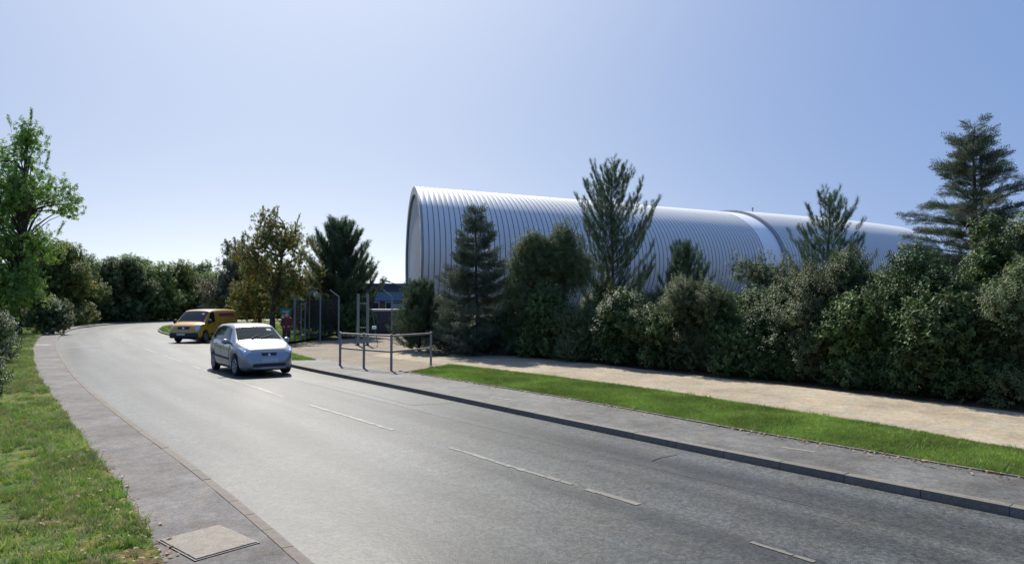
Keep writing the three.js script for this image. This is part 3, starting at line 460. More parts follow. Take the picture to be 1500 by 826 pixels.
// dead leaves blown against the kerbs and over the left verge
const litter = new THREE.Group(); litter.name = 'fallen_leaves'; litter.userData.kind = 'stuff'; describe(litter, 'dry brown leaves lying along the kerbs and verge', 'leaves'); scene.add(litter);
{
  const r = rng(650), g = (() => { const a = []; leafTris(a, V(-0.025, 0, 0), V(1, 0, 0), V(0, 0, 1), V(0, 1, 0), 0.05, 0.034, -0.1); return triGeo(a); })(), copies = [], dry = [[0.34, 0.22, 0.11], [0.42, 0.30, 0.15], [0.28, 0.18, 0.10]];
  const strew = (crv, n, off, wid, y) => { for (let i = 0; i < n; i++) { const u = r(), p = crv.getPoint(u), t = crv.getTangent(u); if (p.z > 0 || p.z < -45) continue; p.add(V(-t.z, 0, t.x).multiplyScalar(off + (Math.pow(r(), 2)) * wid)); p.y = y; copies.push([p, V((r() - 0.5) * 0.7, 1, (r() - 0.5) * 0.7).normalize(), r() * 6.28, 0.6 + 0.9 * r(), tone(r, dry)]); } };
  strew(grassL, 600, 0.0, 0.16, 0.1); strew(grassL, 900, -0.05, -1.6, 0.135); strew(kerbR, 1100, 0.06, 0.5, 0.03); strew(paveR, 700, -0.06, -0.3, 0.118);
  foliage(litter, 'leaves', [g], P.leaf, copies, 'all');
}

// ---------- the vaulted hall ----------
const H = {
  panel: std({ color: lin(0.70, 0.70, 0.685), roughness: 0.48, metalness: 0.0 }),
  seam: std({ color: lin(0.15, 0.155, 0.165), roughness: 0.5, metalness: 0.3 }),
  band: std({ color: lin(0.95, 0.945, 0.93), roughness: 0.4 }),
  rim: std({ color: lin(0.30, 0.315, 0.34), roughness: 0.5, metalness: 0.3 }),
  gable: std({ color: lin(0.80, 0.81, 0.82), roughness: 0.55 }),
};
const hall = thing('vaulted_hall', 'long white vaulted hall clad in curved ribbed metal panels behind the trees', 'hall', [0, 0, 0]);
const ridge0 = [-11.0, 73], ridgeDir = [0.891, 0.454];
// the arch of one frame: plan position along the ridge, its own bearing, its size
function frame(t) {
  const bearing = THREE.MathUtils.degToRad(lerp(-12, -27, smooth(-6, 36, t))), late = smooth(56, 92, t);
  return { x: ridge0[0] + ridgeDir[0] * t, d: ridge0[1] + ridgeDir[1] * t, sx: Math.sin(bearing), sd: Math.cos(bearing), half: 10.4 * (1 - 0.1 * late), k: 1 - 0.05 * late * late };
}
const A0 = -2.42, A1 = 2.42; // arch from ground, over the top, to ground
function archPoint(f, a, lift) { // a = 0 at the ridge, negative towards the road
  const half = f.half + lift, rise = 7.7 * f.k + lift, off = half * Math.sin(a) * (1 - 0.0 * a);
  return V(f.x + f.sx * off, Math.max(-0.3, 7.0 * f.k + rise * Math.cos(a)), -(f.d + f.sd * off));
}
function vault(t0, t1, lift, crown, nAcross, nAlong) { // a strip of roof bowed across its width
  const pos = [], idx = [];
  for (let i = 0; i <= nAcross; i++) for (let j = 0; j <= nAlong; j++) { const u = i / nAcross, p = archPoint(frame(lerp(t0, t1, u)), lerp(A0, A1, j / nAlong), lift + crown * Math.sin(u * PI)); pos.push(p.x, p.y, p.z); }
  for (let i = 0; i < nAcross; i++) for (let j = 0; j < nAlong; j++) { const a = i * (nAlong + 1) + j, b = a + nAlong + 1; idx.push(a, a + 1, b, b, a + 1, b + 1); }
  const g = new THREE.BufferGeometry(); g.setAttribute('position', new THREE.Float32BufferAttribute(pos, 3)); g.setIndex(idx); g.computeVertexNormals(); return g;
}
const PITCH = 0.53, BAND0 = 41.6, BAND1 = 44.6, END = 79;
function wing(from, to, lift) {
  const n = Math.round((to - from) / PITCH), w = (to - from) / n;
  for (let i = 0; i < n; i++) part(hall, 'roof_panel', vault(from + i * w + 0.034, from + (i + 1) * w - 0.034, lift, 0.045, 4, 44), H.panel);
  // one under-skin shows as the dark joints between the panels
  part(hall, 'joint_skin', vault(from, to, lift - 0.07, 0, n, 44), H.seam);
}
wing(0.5, BAND0, 0); wing(BAND1 + 0.5, END, 0.28);
part(hall, 'skylight_band', vault(BAND0 + 0.03, BAND1, 0.02, 0.02, 4, 60), H.band);
function archRim(t0, t1, lift, depth) { // a solid arch: outer face, inner face and both sides
  const ring = [[t0, lift], [t1, lift], [t1, lift - depth], [t0, lift - depth]], n = 56, pos = [], idx = [];
  for (let j = 0; j <= n; j++) for (const [t, l] of ring) { const p = archPoint(frame(t), lerp(A0, A1, j / n), l); pos.push(p.x, p.y, p.z); }
  for (let j = 0; j < n; j++) for (let k = 0; k < 4; k++) { const a = j * 4 + k, b = j * 4 + (k + 1) % 4; idx.push(a, b, a + 4, b, b + 4, a + 4); }
  const g = new THREE.BufferGeometry(); g.setAttribute('position', new THREE.Float32BufferAttribute(pos, 3)); g.setIndex(idx); return toCreasedNormals(g, 0.6);
}
part(hall, 'arch_rim', archRim(0.3, 0.5, 0.04, 0.8), H.rim);
part(hall, 'arch_rim', archRim(BAND1 + 0.02, BAND1 + 0.48, 0.34, 0.9), H.rim);
part(hall, 'arch_rim', archRim(END + 0.02, END + 0.4, 0.3, 0.9), H.rim);
// gable walls set back inside the rims, of upright ribs
function gable(t, from) {
  const f = frame(t), n = 34, out = [];
  for (let i = 0; i < n; i++) {
    const u0 = -1 + 2 * i / n, u1 = -1 + 2 * (i + 1) / n - 0.006, um = (u0 + u1) / 2, a = Math.asin(clamp(um, -0.999, 0.999)), top = 7.0 * f.k + (7.7 * f.k - 0.3) * Math.cos(a), low = Math.max(0, 7.0 * f.k - (7.7 * f.k - 0.3) * Math.cos(a));
    const half = f.half - 0.3, pts = [[u0, low], [u1, low], [u1, top], [u0, top]].map(([u, y]) => V(f.x + f.sx * u * half, y, -(f.d + f.sd * u * half)));
    const g = new THREE.BufferGeometry(), nrm = V(-ridgeDir[0], 0, ridgeDir[1]).multiplyScalar(from * 0.06 * (i % 2)), q = pts.map((p) => p.clone().add(nrm)), P6 = [q[0], q[1], q[2], q[0], q[2], q[3]];
    g.setAttribute('position', new THREE.Float32BufferAttribute(P6.flatMap((p) => [p.x, p.y, p.z]), 3)); g.computeVertexNormals(); out.push(g);
  }
  out.forEach((g) => part(hall, 'gable_panel', g, H.gable));
}
gable(0.62, 1); gable(END - 0.2, -1);
{ const p = archPoint(frame(50.5), 0, 0.28); part(hall, 'vent_pipe', merge([rod(V(p.x, p.y - 0.2, p.z), V(p.x, p.y + 0.75, p.z), 0.09), rod(V(p.x, p.y + 0.7, p.z), V(p.x, p.y + 0.86, p.z), 0.16)]), H.rim); }

// ---------- buildings and yard behind the gate ----------
const B = {
  navy: std({ color: lin(0.035, 0.045, 0.09), roughness: 0.6 }), blue: std({ color: lin(0.10, 0.22, 0.36), roughness: 0.6 }), pale: std({ color: lin(0.45, 0.52, 0.58), roughness: 0.6 }), brick: std({ color: lin(0.16, 0.075, 0.055), roughness: 0.9 }),
  glass: std({ color: lin(0.03, 0.04, 0.05), roughness: 0.1, metalness: 0.2 }), skip: std({ color: lin(0.11, 0.10, 0.11), roughness: 0.75 }), rim: std({ color: lin(0.62, 0.60, 0.56), roughness: 0.7 }),
  roof: std({ color: lin(0.20, 0.19, 0.19), roughness: 0.9 }), wall: std({ color: lin(0.10, 0.13, 0.115), roughness: 0.9 }), green: std({ color: lin(0.02, 0.16, 0.11), roughness: 0.5 }), steel: std({ color: lin(0.36, 0.38, 0.38), roughness: 0.5, metalness: 0.55 }), galv: std({ color: lin(0.20, 0.22, 0.225), roughness: 0.6, metalness: 0.2 }), wire: std({ color: lin(0.05, 0.05, 0.055), roughness: 0.7 }),
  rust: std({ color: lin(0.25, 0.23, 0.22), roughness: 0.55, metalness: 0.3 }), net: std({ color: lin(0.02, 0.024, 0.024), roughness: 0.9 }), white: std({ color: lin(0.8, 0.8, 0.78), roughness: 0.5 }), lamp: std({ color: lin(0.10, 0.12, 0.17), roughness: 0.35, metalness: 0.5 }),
};
{
  const b = thing('workshop_building', 'low navy and blue workshop building beyond the security gate', 'building', [-17.0, 0, 72], 0.05);
  part(b, 'wall', box(11.4, 2.6, 8, 0, 1.3, -4), B.brick);
  part(b, 'fascia', box(11.8, 1.0, 8.4, 0, 3.1, -4), B.blue);
  part(b, 'parapet', box(12.0, 0.85, 8.6, 0, 4.03, -4), B.navy);
  for (let i = 0; i < 5; i++) { const w = part(b, 'window', box(1.5, 1.35, 0.08, -4.4 + i * 2.2, 1.75, 0.045), B.glass); part(w, 'frame', merge([box(1.62, 0.07, 0.1, -4.4 + i * 2.2, 2.46, 0.06), box(1.62, 0.07, 0.1, -4.4 + i * 2.2, 1.04, 0.06), box(0.07, 1.35, 0.1, -5.15 + i * 2.2, 1.75, 0.06), box(0.07, 1.35, 0.1, -3.65 + i * 2.2, 1.75, 0.06)]), B.pale); }
  part(b, 'panel', box(1.6, 2.2, 0.08, 5.0, 1.2, 0.06), B.pale);
  const k = thing('storage_container', 'dark storage container with a pale top edge inside the yard', 'container', [-9.6, 0.08, 52], 0.04);
  part(k, 'shell', box(3.6, 1.65, 3.2, 0, 0.83, -1.6), B.skip);
  for (let i = 0; i < 14; i++) part(k, 'rib', box(0.1, 1.5, 0.05, -1.7 + i * 0.26, 0.8, 0.026), B.skip);
  part(k, 'top_edge', box(3.66, 0.14, 3.26, 0, 1.73, -1.6), B.rim);
  const l = thing('floodlight', 'small floodlight on a long arm beside the hall gable', 'lamp', [-11.2, 4.3, 62]);
  part(l, 'arm', merge([rod(V(0, 0, 0), V(1.6, -0.55, -2), 0.03), rod(V(1.6, -4.2, -2), V(1.6, -0.4, -2), 0.06)]), B.steel);
  part(l, 'lamp_head', new RoundedBoxGeometry(0.95, 0.16, 0.3, 2, 0.05).rotateZ(-0.25).translate(-0.35, 0.1, 0), B.steel);
  const s = thing('garden_shed', 'small grey roofed shed among the trees behind the yellow van', 'shed', [-29.6, 0.05, 68], 0.3);
  part(s, 'wall', box(2.6, 1.9, 2.4, 0, 0.95, 0), B.wall);
  part(s, 'roof', new THREE.ExtrudeGeometry(new THREE.Shape([[-1.6, 0], [1.6, 0], [0, 0.85]].map(([x, y]) => new THREE.Vector2(x, y))), { depth: 2.9, bevelEnabled: false }).translate(0, 1.9, -1.45), B.roof);
  part(s, 'door', box(0.8, 1.6, 0.05, 0.2, 0.82, 1.23), B.roof);
}
// floodlight mast behind the cedar
{
  const m = thing('floodlight_mast', 'slim mast with four dark floodlights behind the cedar', 'mast', [34.6, 0, 50]);
  part(m, 'pole', rod(V(0, 0, 0), V(0, 13.0, 0), 0.14, 0.08, 10), B.galv);
  part(m, 'crossbar', merge([rod(V(-1.5, 12.0, 0), V(1.1, 12.0, 0), 0.05), rod(V(-1.5, 13.2, 0), V(1.1, 13.2, 0), 0.05), rod(V(0, 12.8, 0), V(0, 13.3, 0), 0.08)]), B.galv);
  for (const [x, y] of [[-1.3, 12.0], [0.8, 12.0], [-0.9, 13.2], [0.9, 13.2]]) { const h = part(m, 'floodlight', new RoundedBoxGeometry(1.0, 0.42, 0.6, 3, 0.12).rotateX(0.5).rotateZ(0.25).translate(x, y + 0.1, 0.25), B.lamp); part(h, 'lens', box(0.8, 0.02, 0.46, 0, -0.22, 0).rotateX(0.5).rotateZ(0.25).translate(x, y + 0.1, 0.25), B.pale); }
}
// ---------- railing ----------
{
  const P0 = [[-6.16, 24.5], [-5.08, 23.45], [-3.98, 22.55], [-2.9, 24.45]], r = thing('pedestrian_railing', 'weathered two rail metal barrier across the yard entrance', 'railing', [0, 0.1, 0]);
  const bar = (a, b, y, h, w) => { const dx = b[0] - a[0], dd = b[1] - a[1], n = Math.hypot(dx, dd); return new RoundedBoxGeometry(w, h, n, 1, 0.012).rotateY(Math.atan2(dx, -dd)).translate((a[0] + b[0]) / 2, y, -(a[1] + b[1]) / 2); };
  P0.forEach(([x, d], i) => { const p = part(r, 'post', new RoundedBoxGeometry(0.075, 1.2, 0.075, 2, 0.012).translate(x, 0.6, -d), B.rust); });
  for (let i = 0; i < 3; i++) { part(r, 'top_rail', bar(P0[i], P0[i + 1], 1.14, 0.06, 0.06), B.rust); part(r, 'middle_rail', bar(P0[i], P0[i + 1], 0.62, 0.06, 0.05), B.rust); }
}
// ---------- security fence, gate posts, wires ----------
{
  const f = thing('security_fence', 'tall chain link fence with angled posts and barbed wire', 'fence', [0, 0.08, 0]);
  const posts = [[-15.0, 47], [-12.9, 43.5], [-11.4, 40.6], [-9.95, 39.2], [-6.9, 39.2], [-5.6, 44], [-4.6, 50]];
  const top = (p) => V(p[0], 2.62, -p[1]), tipOf = (p) => V(p[0] - 0.5, 3.02, -p[1] + 0.1);
  posts.forEach((p) => { const m = part(f, 'post', merge([box(0.07, 2.62, 0.07, p[0], 1.31, -p[1])]), B.galv); part(m, 'angled_arm', rod(top(p), tipOf(p), 0.035), B.galv); });
  for (let i = 0; i < posts.length - 1; i++) {
    if (i === 3) continue; // the gate stands here
    const a = posts[i], b = posts[i + 1], wires = [], L = Math.hypot(b[0] - a[0], b[1] - a[1]), at = (s, y) => V(lerp(a[0], b[0], s), y, -lerp(a[1], b[1], s));
    for (let s = -2.4; s < L; s += 0.11) for (const q of [1, -1]) { let s0 = s, s1 = s + 2.4, y0 = 0.05, y1 = 2.45; if (s0 < 0) { y0 += -s0; s0 = 0; } if (s1 > L) { y1 -= s1 - L; s1 = L; } if (s1 <= s0) continue; const y = (v) => (q > 0 ? v : 2.5 - v); wires.push(rod(at(s0 / L, y(y0)), at(s1 / L, y(y1)), 0.006, 0.006, 3)); }
    const net = part(f, 'chain_link', merge(wires), B.net); net.userData.kind = 'stuff';
    for (let k = 1; k <= 3; k++) part(f, 'barbed_wire', rod(top(a).lerp(tipOf(a), k / 3), top(b).lerp(tipOf(b), k / 3), 0.004, 0.004, 4), B.wire);
    part(f, 'line_wire', rod(at(0, 2.5), at(1, 2.5), 0.004, 0.004, 4), B.wire);
  }
  const g = thing('gate_frame', 'pair of stout steel gate posts with a cross tie behind the railing', 'gate', [-8.0, 0.08, 36.6]);
  for (const x of [-0.25, 0.26]) { const p = part(g, 'gate_post', box(0.12, 2.75, 0.12, x, 1.375, 0), B.galv); part(p, 'painted_shadow', box(0.14, 0.06, 0.34, x, 0.03, 0.14), B.net); }  // dark block before each post paints its short cast shadow on the ground
  part(g, 'cross_tie', merge([box(0.42, 0.05, 0.05, 0, 2.25, 0), box(0.42, 0.05, 0.05, 0, 0.95, 0.02)]), B.galv);
  part(g, 'latch', new RoundedBoxGeometry(0.22, 0.16, 0.12, 2, 0.02).translate(0.62, 0.95, 0.05), B.white);
  part(g, 'stay', merge([rod(V(-0.25, 1.9, 0), V(-0.5, 0.05, -0.4), 0.02), rod(V(0.5, 1.9, 0), V(0.82, 0.05, 0.1), 0.02), rod(V(0.5, 1.9, 0), V(0.26, 2.0, 0), 0.02)]), B.green);
  const w = thing('wicket_gate', 'open tubular steel side gate behind the person', 'gate', [-13.0, 0.08, 41.0], 0.2);
  for (const x of [-0.05, 0.32, 0.55]) part(w, 'upright', rod(V(x, 0, 0), V(x, x < 0 ? 2.5 : 2.3, 0), x < 0 ? 0.06 : 0.03), B.galv);
  part(w, 'bars', merge([rod(V(0.32, 0.35, 0), V(0.55, 0.35, 0), 0.025), rod(V(0.32, 1.25, 0), V(0.55, 1.25, 0), 0.025), rod(V(0.32, 2.2, 0), V(0.55, 2.2, 0), 0.025), rod(V(-0.6, 1.05, 0), V(0.0, 1.05, 0), 0.025)]), B.galv);
  const sg = thing('green_sign', 'small green sign board on a post behind the person', 'sign', [-13.45, 0.08, 40.6]);
  part(sg, 'post', rod(V(0, 0, 0), V(0, 1.95, 0), 0.03), B.galv);
  const bd = part(sg, 'board', new RoundedBoxGeometry(0.62, 0.42, 0.03, 1, 0.008).translate(0, 1.75, 0.045), B.green);
  part(bd, 'stripe', box(0.4, 0.05, 0.004, 0, 1.76, 0.064), B.pale);
  const sp = thing('sign_post', 'thin grey post standing on the grass behind the van', 'post', [-19.0, 0.08, 49.0]);
  part(sp, 'pole', rod(V(0, 0, 0), V(0, 2.5, 0), 0.035), B.galv); part(sp, 'cap', rod(V(0, 2.5, 0), V(0, 2.54, 0), 0.05, 0.03), B.galv);
}

// ---------- vehicles: a lofted body with parts laid on its surface ----------
const curveOf = (pts) => (x) => { if (x <= pts[0][0]) return pts[0][1]; for (let i = 1; i < pts.length; i++) if (x <= pts[i][0]) { const [x0, y0] = pts[i - 1], [x1, y1] = pts[i], m = (k) => { const a = pts[Math.max(0, k - 1)], b = pts[Math.min(pts.length - 1, k + 1)]; return (b[1] - a[1]) / (b[0] - a[0] || 1); }; const h = x1 - x0, t = (x - x0) / h, m0 = m(i - 1) * h, m1 = m(i) * h, lim = (q) => clamp(q, -2.5 * Math.abs(y1 - y0), 2.5 * Math.abs(y1 - y0)), t2 = t * t, t3 = t2 * t; return (2 * t3 - 3 * t2 + 1) * y0 + (t3 - 2 * t2 + t) * lim(m0) + (3 * t2 - 2 * t3) * y1 + (t3 - t2) * lim(m1); } return pts.at(-1)[1]; };
const K = {
  tyre: std({ color: lin(0.018, 0.018, 0.018), roughness: 0.85 }), rim: std({ color: lin(0.42, 0.43, 0.44), roughness: 0.35, metalness: 0.7 }), plastic: std({ color: lin(0.025, 0.026, 0.028), roughness: 0.6 }),
  glass: new THREE.MeshPhysicalMaterial({ color: lin(0.016, 0.02, 0.022), roughness: 0.05, metalness: 0, specularIntensity: 0.8 }), lens: new THREE.MeshPhysicalMaterial({ color: lin(0.55, 0.58, 0.62), roughness: 0.12, metalness: 0.4, clearcoat: 1 }), amber: std({ color: lin(0.75, 0.22, 0.05), roughness: 0.3 }), red: std({ color: lin(0.4, 0.02, 0.02), roughness: 0.3 }), chrome: std({ color: lin(0.75, 0.76, 0.78), roughness: 0.15, metalness: 1 }), plate: std({ color: lin(0.55, 0.56, 0.58), roughness: 0.5 }), paper: std({ color: lin(0.35, 0.5, 0.42), roughness: 0.7 }),
};
const paintOf = (c) => new THREE.MeshPhysicalMaterial({ color: c, roughness: 0.32, metalness: 0.55, clearcoat: 1, clearcoatRoughness: 0.06 });
function vehicle(o) {
  const root = thing(o.name, o.label, o.category, [o.x, 0, o.d], o.turn), paint = o.paint;
  root.position.y = o.y ?? 0.05;
  const c = Object.fromEntries(Object.entries(o.curves).map(([k, v]) => [k, curveOf(v)])), L = o.length;
  const under = (x) => { let z = c.sill(x); for (const a of o.axles) { const q = Math.abs(x - a); if (q < o.arch) z = Math.max(z, o.wheelR + Math.sqrt(o.arch * o.arch - q * q) * 0.98); } return z; };
  // half section: v = 0 under the floor ... 8 on the roof's centre line
  const section = (x) => { const zb = under(x), zs = Math.max(c.belt(x), zb + 0.06), top = Math.max(c.top(x), zs + 0.02), zr = Math.max(top - c.drop(x), zs + 0.01), wb = c.width(x), wr = Math.min(c.roof(x), wb - 0.005);
    return [[0, zb], [wb * 0.9, zb], [wb * 0.97, zb + (zs - zb) * 0.12], [wb + 0.025, zb + (zs - zb) * 0.55], [wb, zs], [(wb + wr) / 2 + 0.02, (zs + zr) / 2], [wr, zr], [wr * 0.62, top - c.drop(x) * 0.18], [0, top]]; };
  const surf = (x, v, s, lift = 0) => { const q = section(clamp(x, 0.001, L - 0.001)), i = Math.min(7, Math.floor(v)), t = v - i, a = q[i], b = q[i + 1], p0 = q[Math.max(0, i - 1)], p3 = q[Math.min(8, i + 2)];
    const cr = (k) => { if (i < 2) return lerp(a[k], b[k], t); const m0 = (b[k] - p0[k]) * 0.42, m1 = (p3[k] - a[k]) * 0.42, t2 = t * t, t3 = t2 * t; return (2 * t3 - 3 * t2 + 1) * a[k] + (t3 - 2 * t2 + t) * m0 + (3 * t2 - 2 * t3) * b[k] + (t3 - t2) * m1; };
    let w = i === 7 ? Math.max(0, cr(0)) : cr(0), z = i === 7 ? lerp(a[1], b[1], Math.sin(t * PI / 2)) : cr(1);
    const p = V(x, z, s * w);
    if (lift) { const e = 0.02, n = surf(Math.min(L, x + e), v, s).sub(surf(Math.max(0, x - e), v, s)).cross(surf(x, Math.min(8, v + 0.05), s).sub(surf(x, Math.max(0, v - 0.05), s))).normalize().multiplyScalar(s); p.addScaledVector(n, lift); }
    return p; };
  const xs = []; const step = 0.045; for (let x = 0; x < L; x += step) xs.push(x); for (const a of o.axles) for (let k = 0; k <= 24; k++) xs.push(a - o.arch * Math.cos(k / 24 * PI)); for (const e of [0.01, 0.02, 0.03]) xs.push(e, L - e); xs.push(L - 0.001); xs.sort((a, b) => a - b);
  const vs = []; for (let i = 0; i <= 8; i += 0.2) vs.push(Math.min(8, i)); const ring = vs.map((v) => [v, 1]).concat(vs.slice(0, -1).reverse().map((v) => [v, -1])), pos = [], idx = [], R = ring.length;
  for (const x of xs) for (const [v, s] of ring) { const p = surf(x, v, s); pos.push(p.x, p.y, p.z); }
  for (let i = 0; i < xs.length - 1; i++) for (let k = 0; k < R - 1; k++) { const a = i * R + k, b = a + R; idx.push(a, a + 1, b, b, a + 1, b + 1); }
  for (const e of [0, xs.length - 1]) { const q = pos.length / 3, p = section(xs[e]); pos.push(xs[e], (p[0][1] + p[8][1]) / 2, 0); for (let k = 0; k < R - 1; k++) idx.push(q, e * R + k + (e ? 0 : 1), e * R + k + (e ? 1 : 0)); }
  const bg = new THREE.BufferGeometry(); bg.setAttribute('position', new THREE.Float32BufferAttribute(pos, 3)); bg.setIndex(idx);
  part(root, 'body', toCreasedNormals(bg, 0.55), paint);
  // a patch laid on the skin between four (x, v) corners, rounded off by a margin
  const patch = (corners, s, lift, nu = 14, nv = 10, across) => {
    const p = [], id = []; const [A, Bc, Cc, D] = corners;
    for (let i = 0; i <= nu; i++) for (let j = 0; j <= nv; j++) { const u = i / nu, w = j / nv, x = lerp(lerp(A[0], Bc[0], u), lerp(D[0], Cc[0], u), w), v = lerp(lerp(A[1], Bc[1], u), lerp(D[1], Cc[1], u), w); let vv = v, ss = s; if (across && v > 8) { vv = 16 - v; ss = -s; } const q = surf(x, vv, ss, lift); p.push(q.x, q.y, q.z); }
    for (let i = 0; i < nu; i++) for (let j = 0; j < nv; j++) { const a = i * (nv + 1) + j, b = a + nv + 1; id.push(a, a + 1, b, b, a + 1, b + 1); }
    const g = new THREE.BufferGeometry(); g.setAttribute('position', new THREE.Float32BufferAttribute(p, 3)); g.setIndex(id); g.computeVertexNormals(); return g; };
  o.build({ root, patch, surf, section, c });
  for (const a of o.axles) for (const s of [1, -1]) {
    const w = part(root, 'wheel', new THREE.CylinderGeometry(o.wheelR * 0.66, o.wheelR * 0.66, 0.16, 24).rotateX(PI / 2), K.plastic); w.position.set(a, o.wheelR, s * o.track); if (a > L / 2) w.rotation.y = o.steer ?? 0;
    part(w, 'tyre', new THREE.LatheGeometry([[0.66, -0.09], [0.93, -0.1], [1, -0.075], [1, 0.075], [0.93, 0.1], [0.66, 0.09]].map(([r, y]) => new THREE.Vector2(r * o.wheelR, y)), 32).rotateX(PI / 2), K.tyre);
    const rim = []; for (let k = 0; k < 7; k++) rim.push(box(o.wheelR * 0.6, 0.03, 0.018, o.wheelR * 0.33, 0, s * 0.086).rotateZ(k / 7 * 2 * PI)); rim.push(new THREE.TorusGeometry(o.wheelR * 0.63, 0.015, 6, 28).translate(0, 0, s * 0.084), new THREE.CylinderGeometry(0.05, 0.05, 0.03, 14).rotateX(PI / 2).translate(0, 0, s * 0.088));
    part(w, 'rim', merge(rim), K.rim);
  }
  return root;
}
const mirrorGeo = (s) => new THREE.SphereGeometry(1, 16, 12).scale(0.07, 0.085, 0.12);
// silver compact people carrier coming towards the camera
vehicle({ name: 'silver_car', label: 'silver family hatchback driving along the road towards the camera', category: 'car', length: 4.26, x: -9.02, d: 22.75, turn: 0, y: 0.035, axles: [0.76, 3.45], wheelR: 0.315, arch: 0.365, track: 0.755, steer: 0.03,
  paint: paintOf(lin(0.31, 0.315, 0.33)),
  curves: {
    top: [[0, 0.62], [0.03, 0.86], [0.09, 1.02], [0.2, 1.2], [0.42, 1.5], [0.62, 1.575], [1.1, 1.61], [1.7, 1.62], [2.2, 1.6], [2.5, 1.54], [3.0, 1.26], [3.28, 1.1], [3.5, 1.045], [3.8, 0.96], [4.02, 0.86], [4.16, 0.74], [4.23, 0.62], [4.26, 0.52]],
    belt: [[0, 0.55], [0.06, 0.84], [0.2, 0.98], [0.6, 1.07], [1.5, 1.03], [2.6, 0.97], [3.2, 0.95], [3.7, 0.87], [4.0, 0.77], [4.18, 0.62], [4.26, 0.46]],
    width: [[0, 0.62], [0.08, 0.74], [0.25, 0.81], [0.7, 0.86], [1.5, 0.87], [3.2, 0.87], [3.7, 0.835], [3.95, 0.78], [4.12, 0.69], [4.22, 0.57], [4.26, 0.46]],
    roof: [[0, 0.5], [0.1, 0.6], [0.4, 0.6], [0.8, 0.63], [2.3, 0.64], [2.6, 0.65], [3.2, 0.74], [3.5, 0.74], [3.9, 0.62], [4.15, 0.5], [4.26, 0.34]],
    drop: [[0, 0.03], [0.4, 0.07], [2.4, 0.07], [3.1, 0.045], [3.6, 0.03], [4.26, 0.02]],
    sill: [[0, 0.36], [0.2, 0.24], [0.5, 0.19], [3.6, 0.19], [4.0, 0.2], [4.26, 0.24]],
  },
  build({ root, patch, surf, c }) {
    const ws = part(root, 'windscreen', patch([[3.22, 6.25], [3.22, 9.75], [2.56, 9.75], [2.56, 6.25]], 1, 0.006, 24, 14, true), K.glass);
    part(ws, 'sticker', patch([[2.8, 8.8], [2.8, 9.25], [2.7, 9.25], [2.7, 8.8]], 1, 0.011, 4, 4, true), K.paper);
    part(ws, 'wiper', merge([rod(surf(3.2, 7.4, 1, 0.03), surf(3.05, 8 - 0.05, 1, 0.03), 0.01), rod(surf(3.2, 7.9, -1, 0.03), surf(3.02, 6.9, -1, 0.03), 0.01)]), K.plastic);
    part(root, 'rear_window', patch([[0.16, 6.3], [0.16, 9.7], [0.4, 9.7], [0.4, 6.3]], 1, 0.006, 16, 8, true), K.glass);
    part(root, 'bonnet', patch([[3.34, 6.02], [3.34, 9.98], [4.06, 9.98], [4.06, 6.02]], 1, 0.007, 26, 16, true), root.children[0].material);
    for (const s of [1, -1]) {
      part(root, 'side_window', patch([[0.42, 4.5], [0.98, 4.2], [0.98, 5.8], [0.62, 5.75]], s, 0.006), K.glass);
      const dr = part(root, 'door', patch([[1.12, 2.1], [1.92, 2.1], [1.92, 4.0], [1.05, 4.0]], s, 0.008), root.children[0].material);
      const df = part(root, 'door', patch([[1.95, 2.1], [2.9, 2.1], [2.98, 4.0], [1.95, 4.0]], s, 0.008), root.children[0].material);
      for (const [d, x] of [[dr, 1.28], [df, 2.15]]) { part(d, 'handle', new RoundedBoxGeometry(0.17, 0.03, 0.03, 2, 0.012).translate(...surf(x, 3.72, s, 0.022).toArray()), root.children[0].material); }
      part(dr, 'side_moulding', patch([[1.1, 2.62], [1.92, 2.62], [1.92, 2.78], [1.1, 2.78]], s, 0.016, 10, 3), K.plastic);
      part(df, 'side_moulding', patch([[1.95, 2.62], [2.92, 2.62], [2.92, 2.78], [1.95, 2.78]], s, 0.016, 10, 3), K.plastic);
      part(root, 'side_window', patch([[1.04, 4.16], [1.9, 4.14], [1.9, 5.84], [1.04, 5.82]], s, 0.006), K.glass);
      part(root, 'side_window', patch([[1.97, 4.14], [2.98, 4.16], [2.52, 5.8], [1.97, 5.84]], s, 0.006), K.glass);
      const mr = part(root, 'mirror', mirrorGeo(s), root.children[0].material); mr.position.copy(surf(2.86, 4.25, s, 0.13)); part(mr, 'mirror_arm', box(0.06, 0.04, 0.14, -0.02, -0.05, -s * 0.09), K.plastic);
      const hl = part(root, 'headlight', patch([[3.78, 4.25], [4.13, 3.75], [4.13, 6.1], [3.86, 5.6]], s, 0.012, 12, 8), K.lens); part(hl, 'bulb', new THREE.SphereGeometry(0.05, 12, 8).translate(...surf(4.06, 4.4, s, -0.01).toArray()), K.chrome);
      part(root, 'tail_light', patch([[0.06, 3.6], [0.3, 3.6], [0.34, 4.4], [0.1, 4.4]], s, 0.008, 6, 8), K.red);
      part(root, 'grille', patch([[4.165, 7.2], [4.215, 7.2], [4.215, 7.92], [4.165, 7.92]], s, 0.01, 6, 8), K.plastic);
    }
    part(root, 'bumper_insert', new RoundedBoxGeometry(0.1, 0.13, 1.02, 3, 0.03).translate(4.215, 0.36, 0), K.plastic);
    part(root, 'number_plate', new RoundedBoxGeometry(0.02, 0.11, 0.52, 2, 0.005).translate(4.276, 0.5, 0), K.plate);
    part(root, 'badge', new THREE.OctahedronGeometry(0.055).scale(0.3, 1.2, 0.8).translate(4.225, 0.66, 0), K.chrome);
    part(root, 'bumper', merge([new RoundedBoxGeometry(0.14, 0.08, 1.3, 3, 0.03).translate(4.16, 0.24, 0)]), K.plastic);
    part(root, 'underbody', box(3.6, 0.08, 1.3, 2.1, 0.2, 0), K.plastic);
  } });
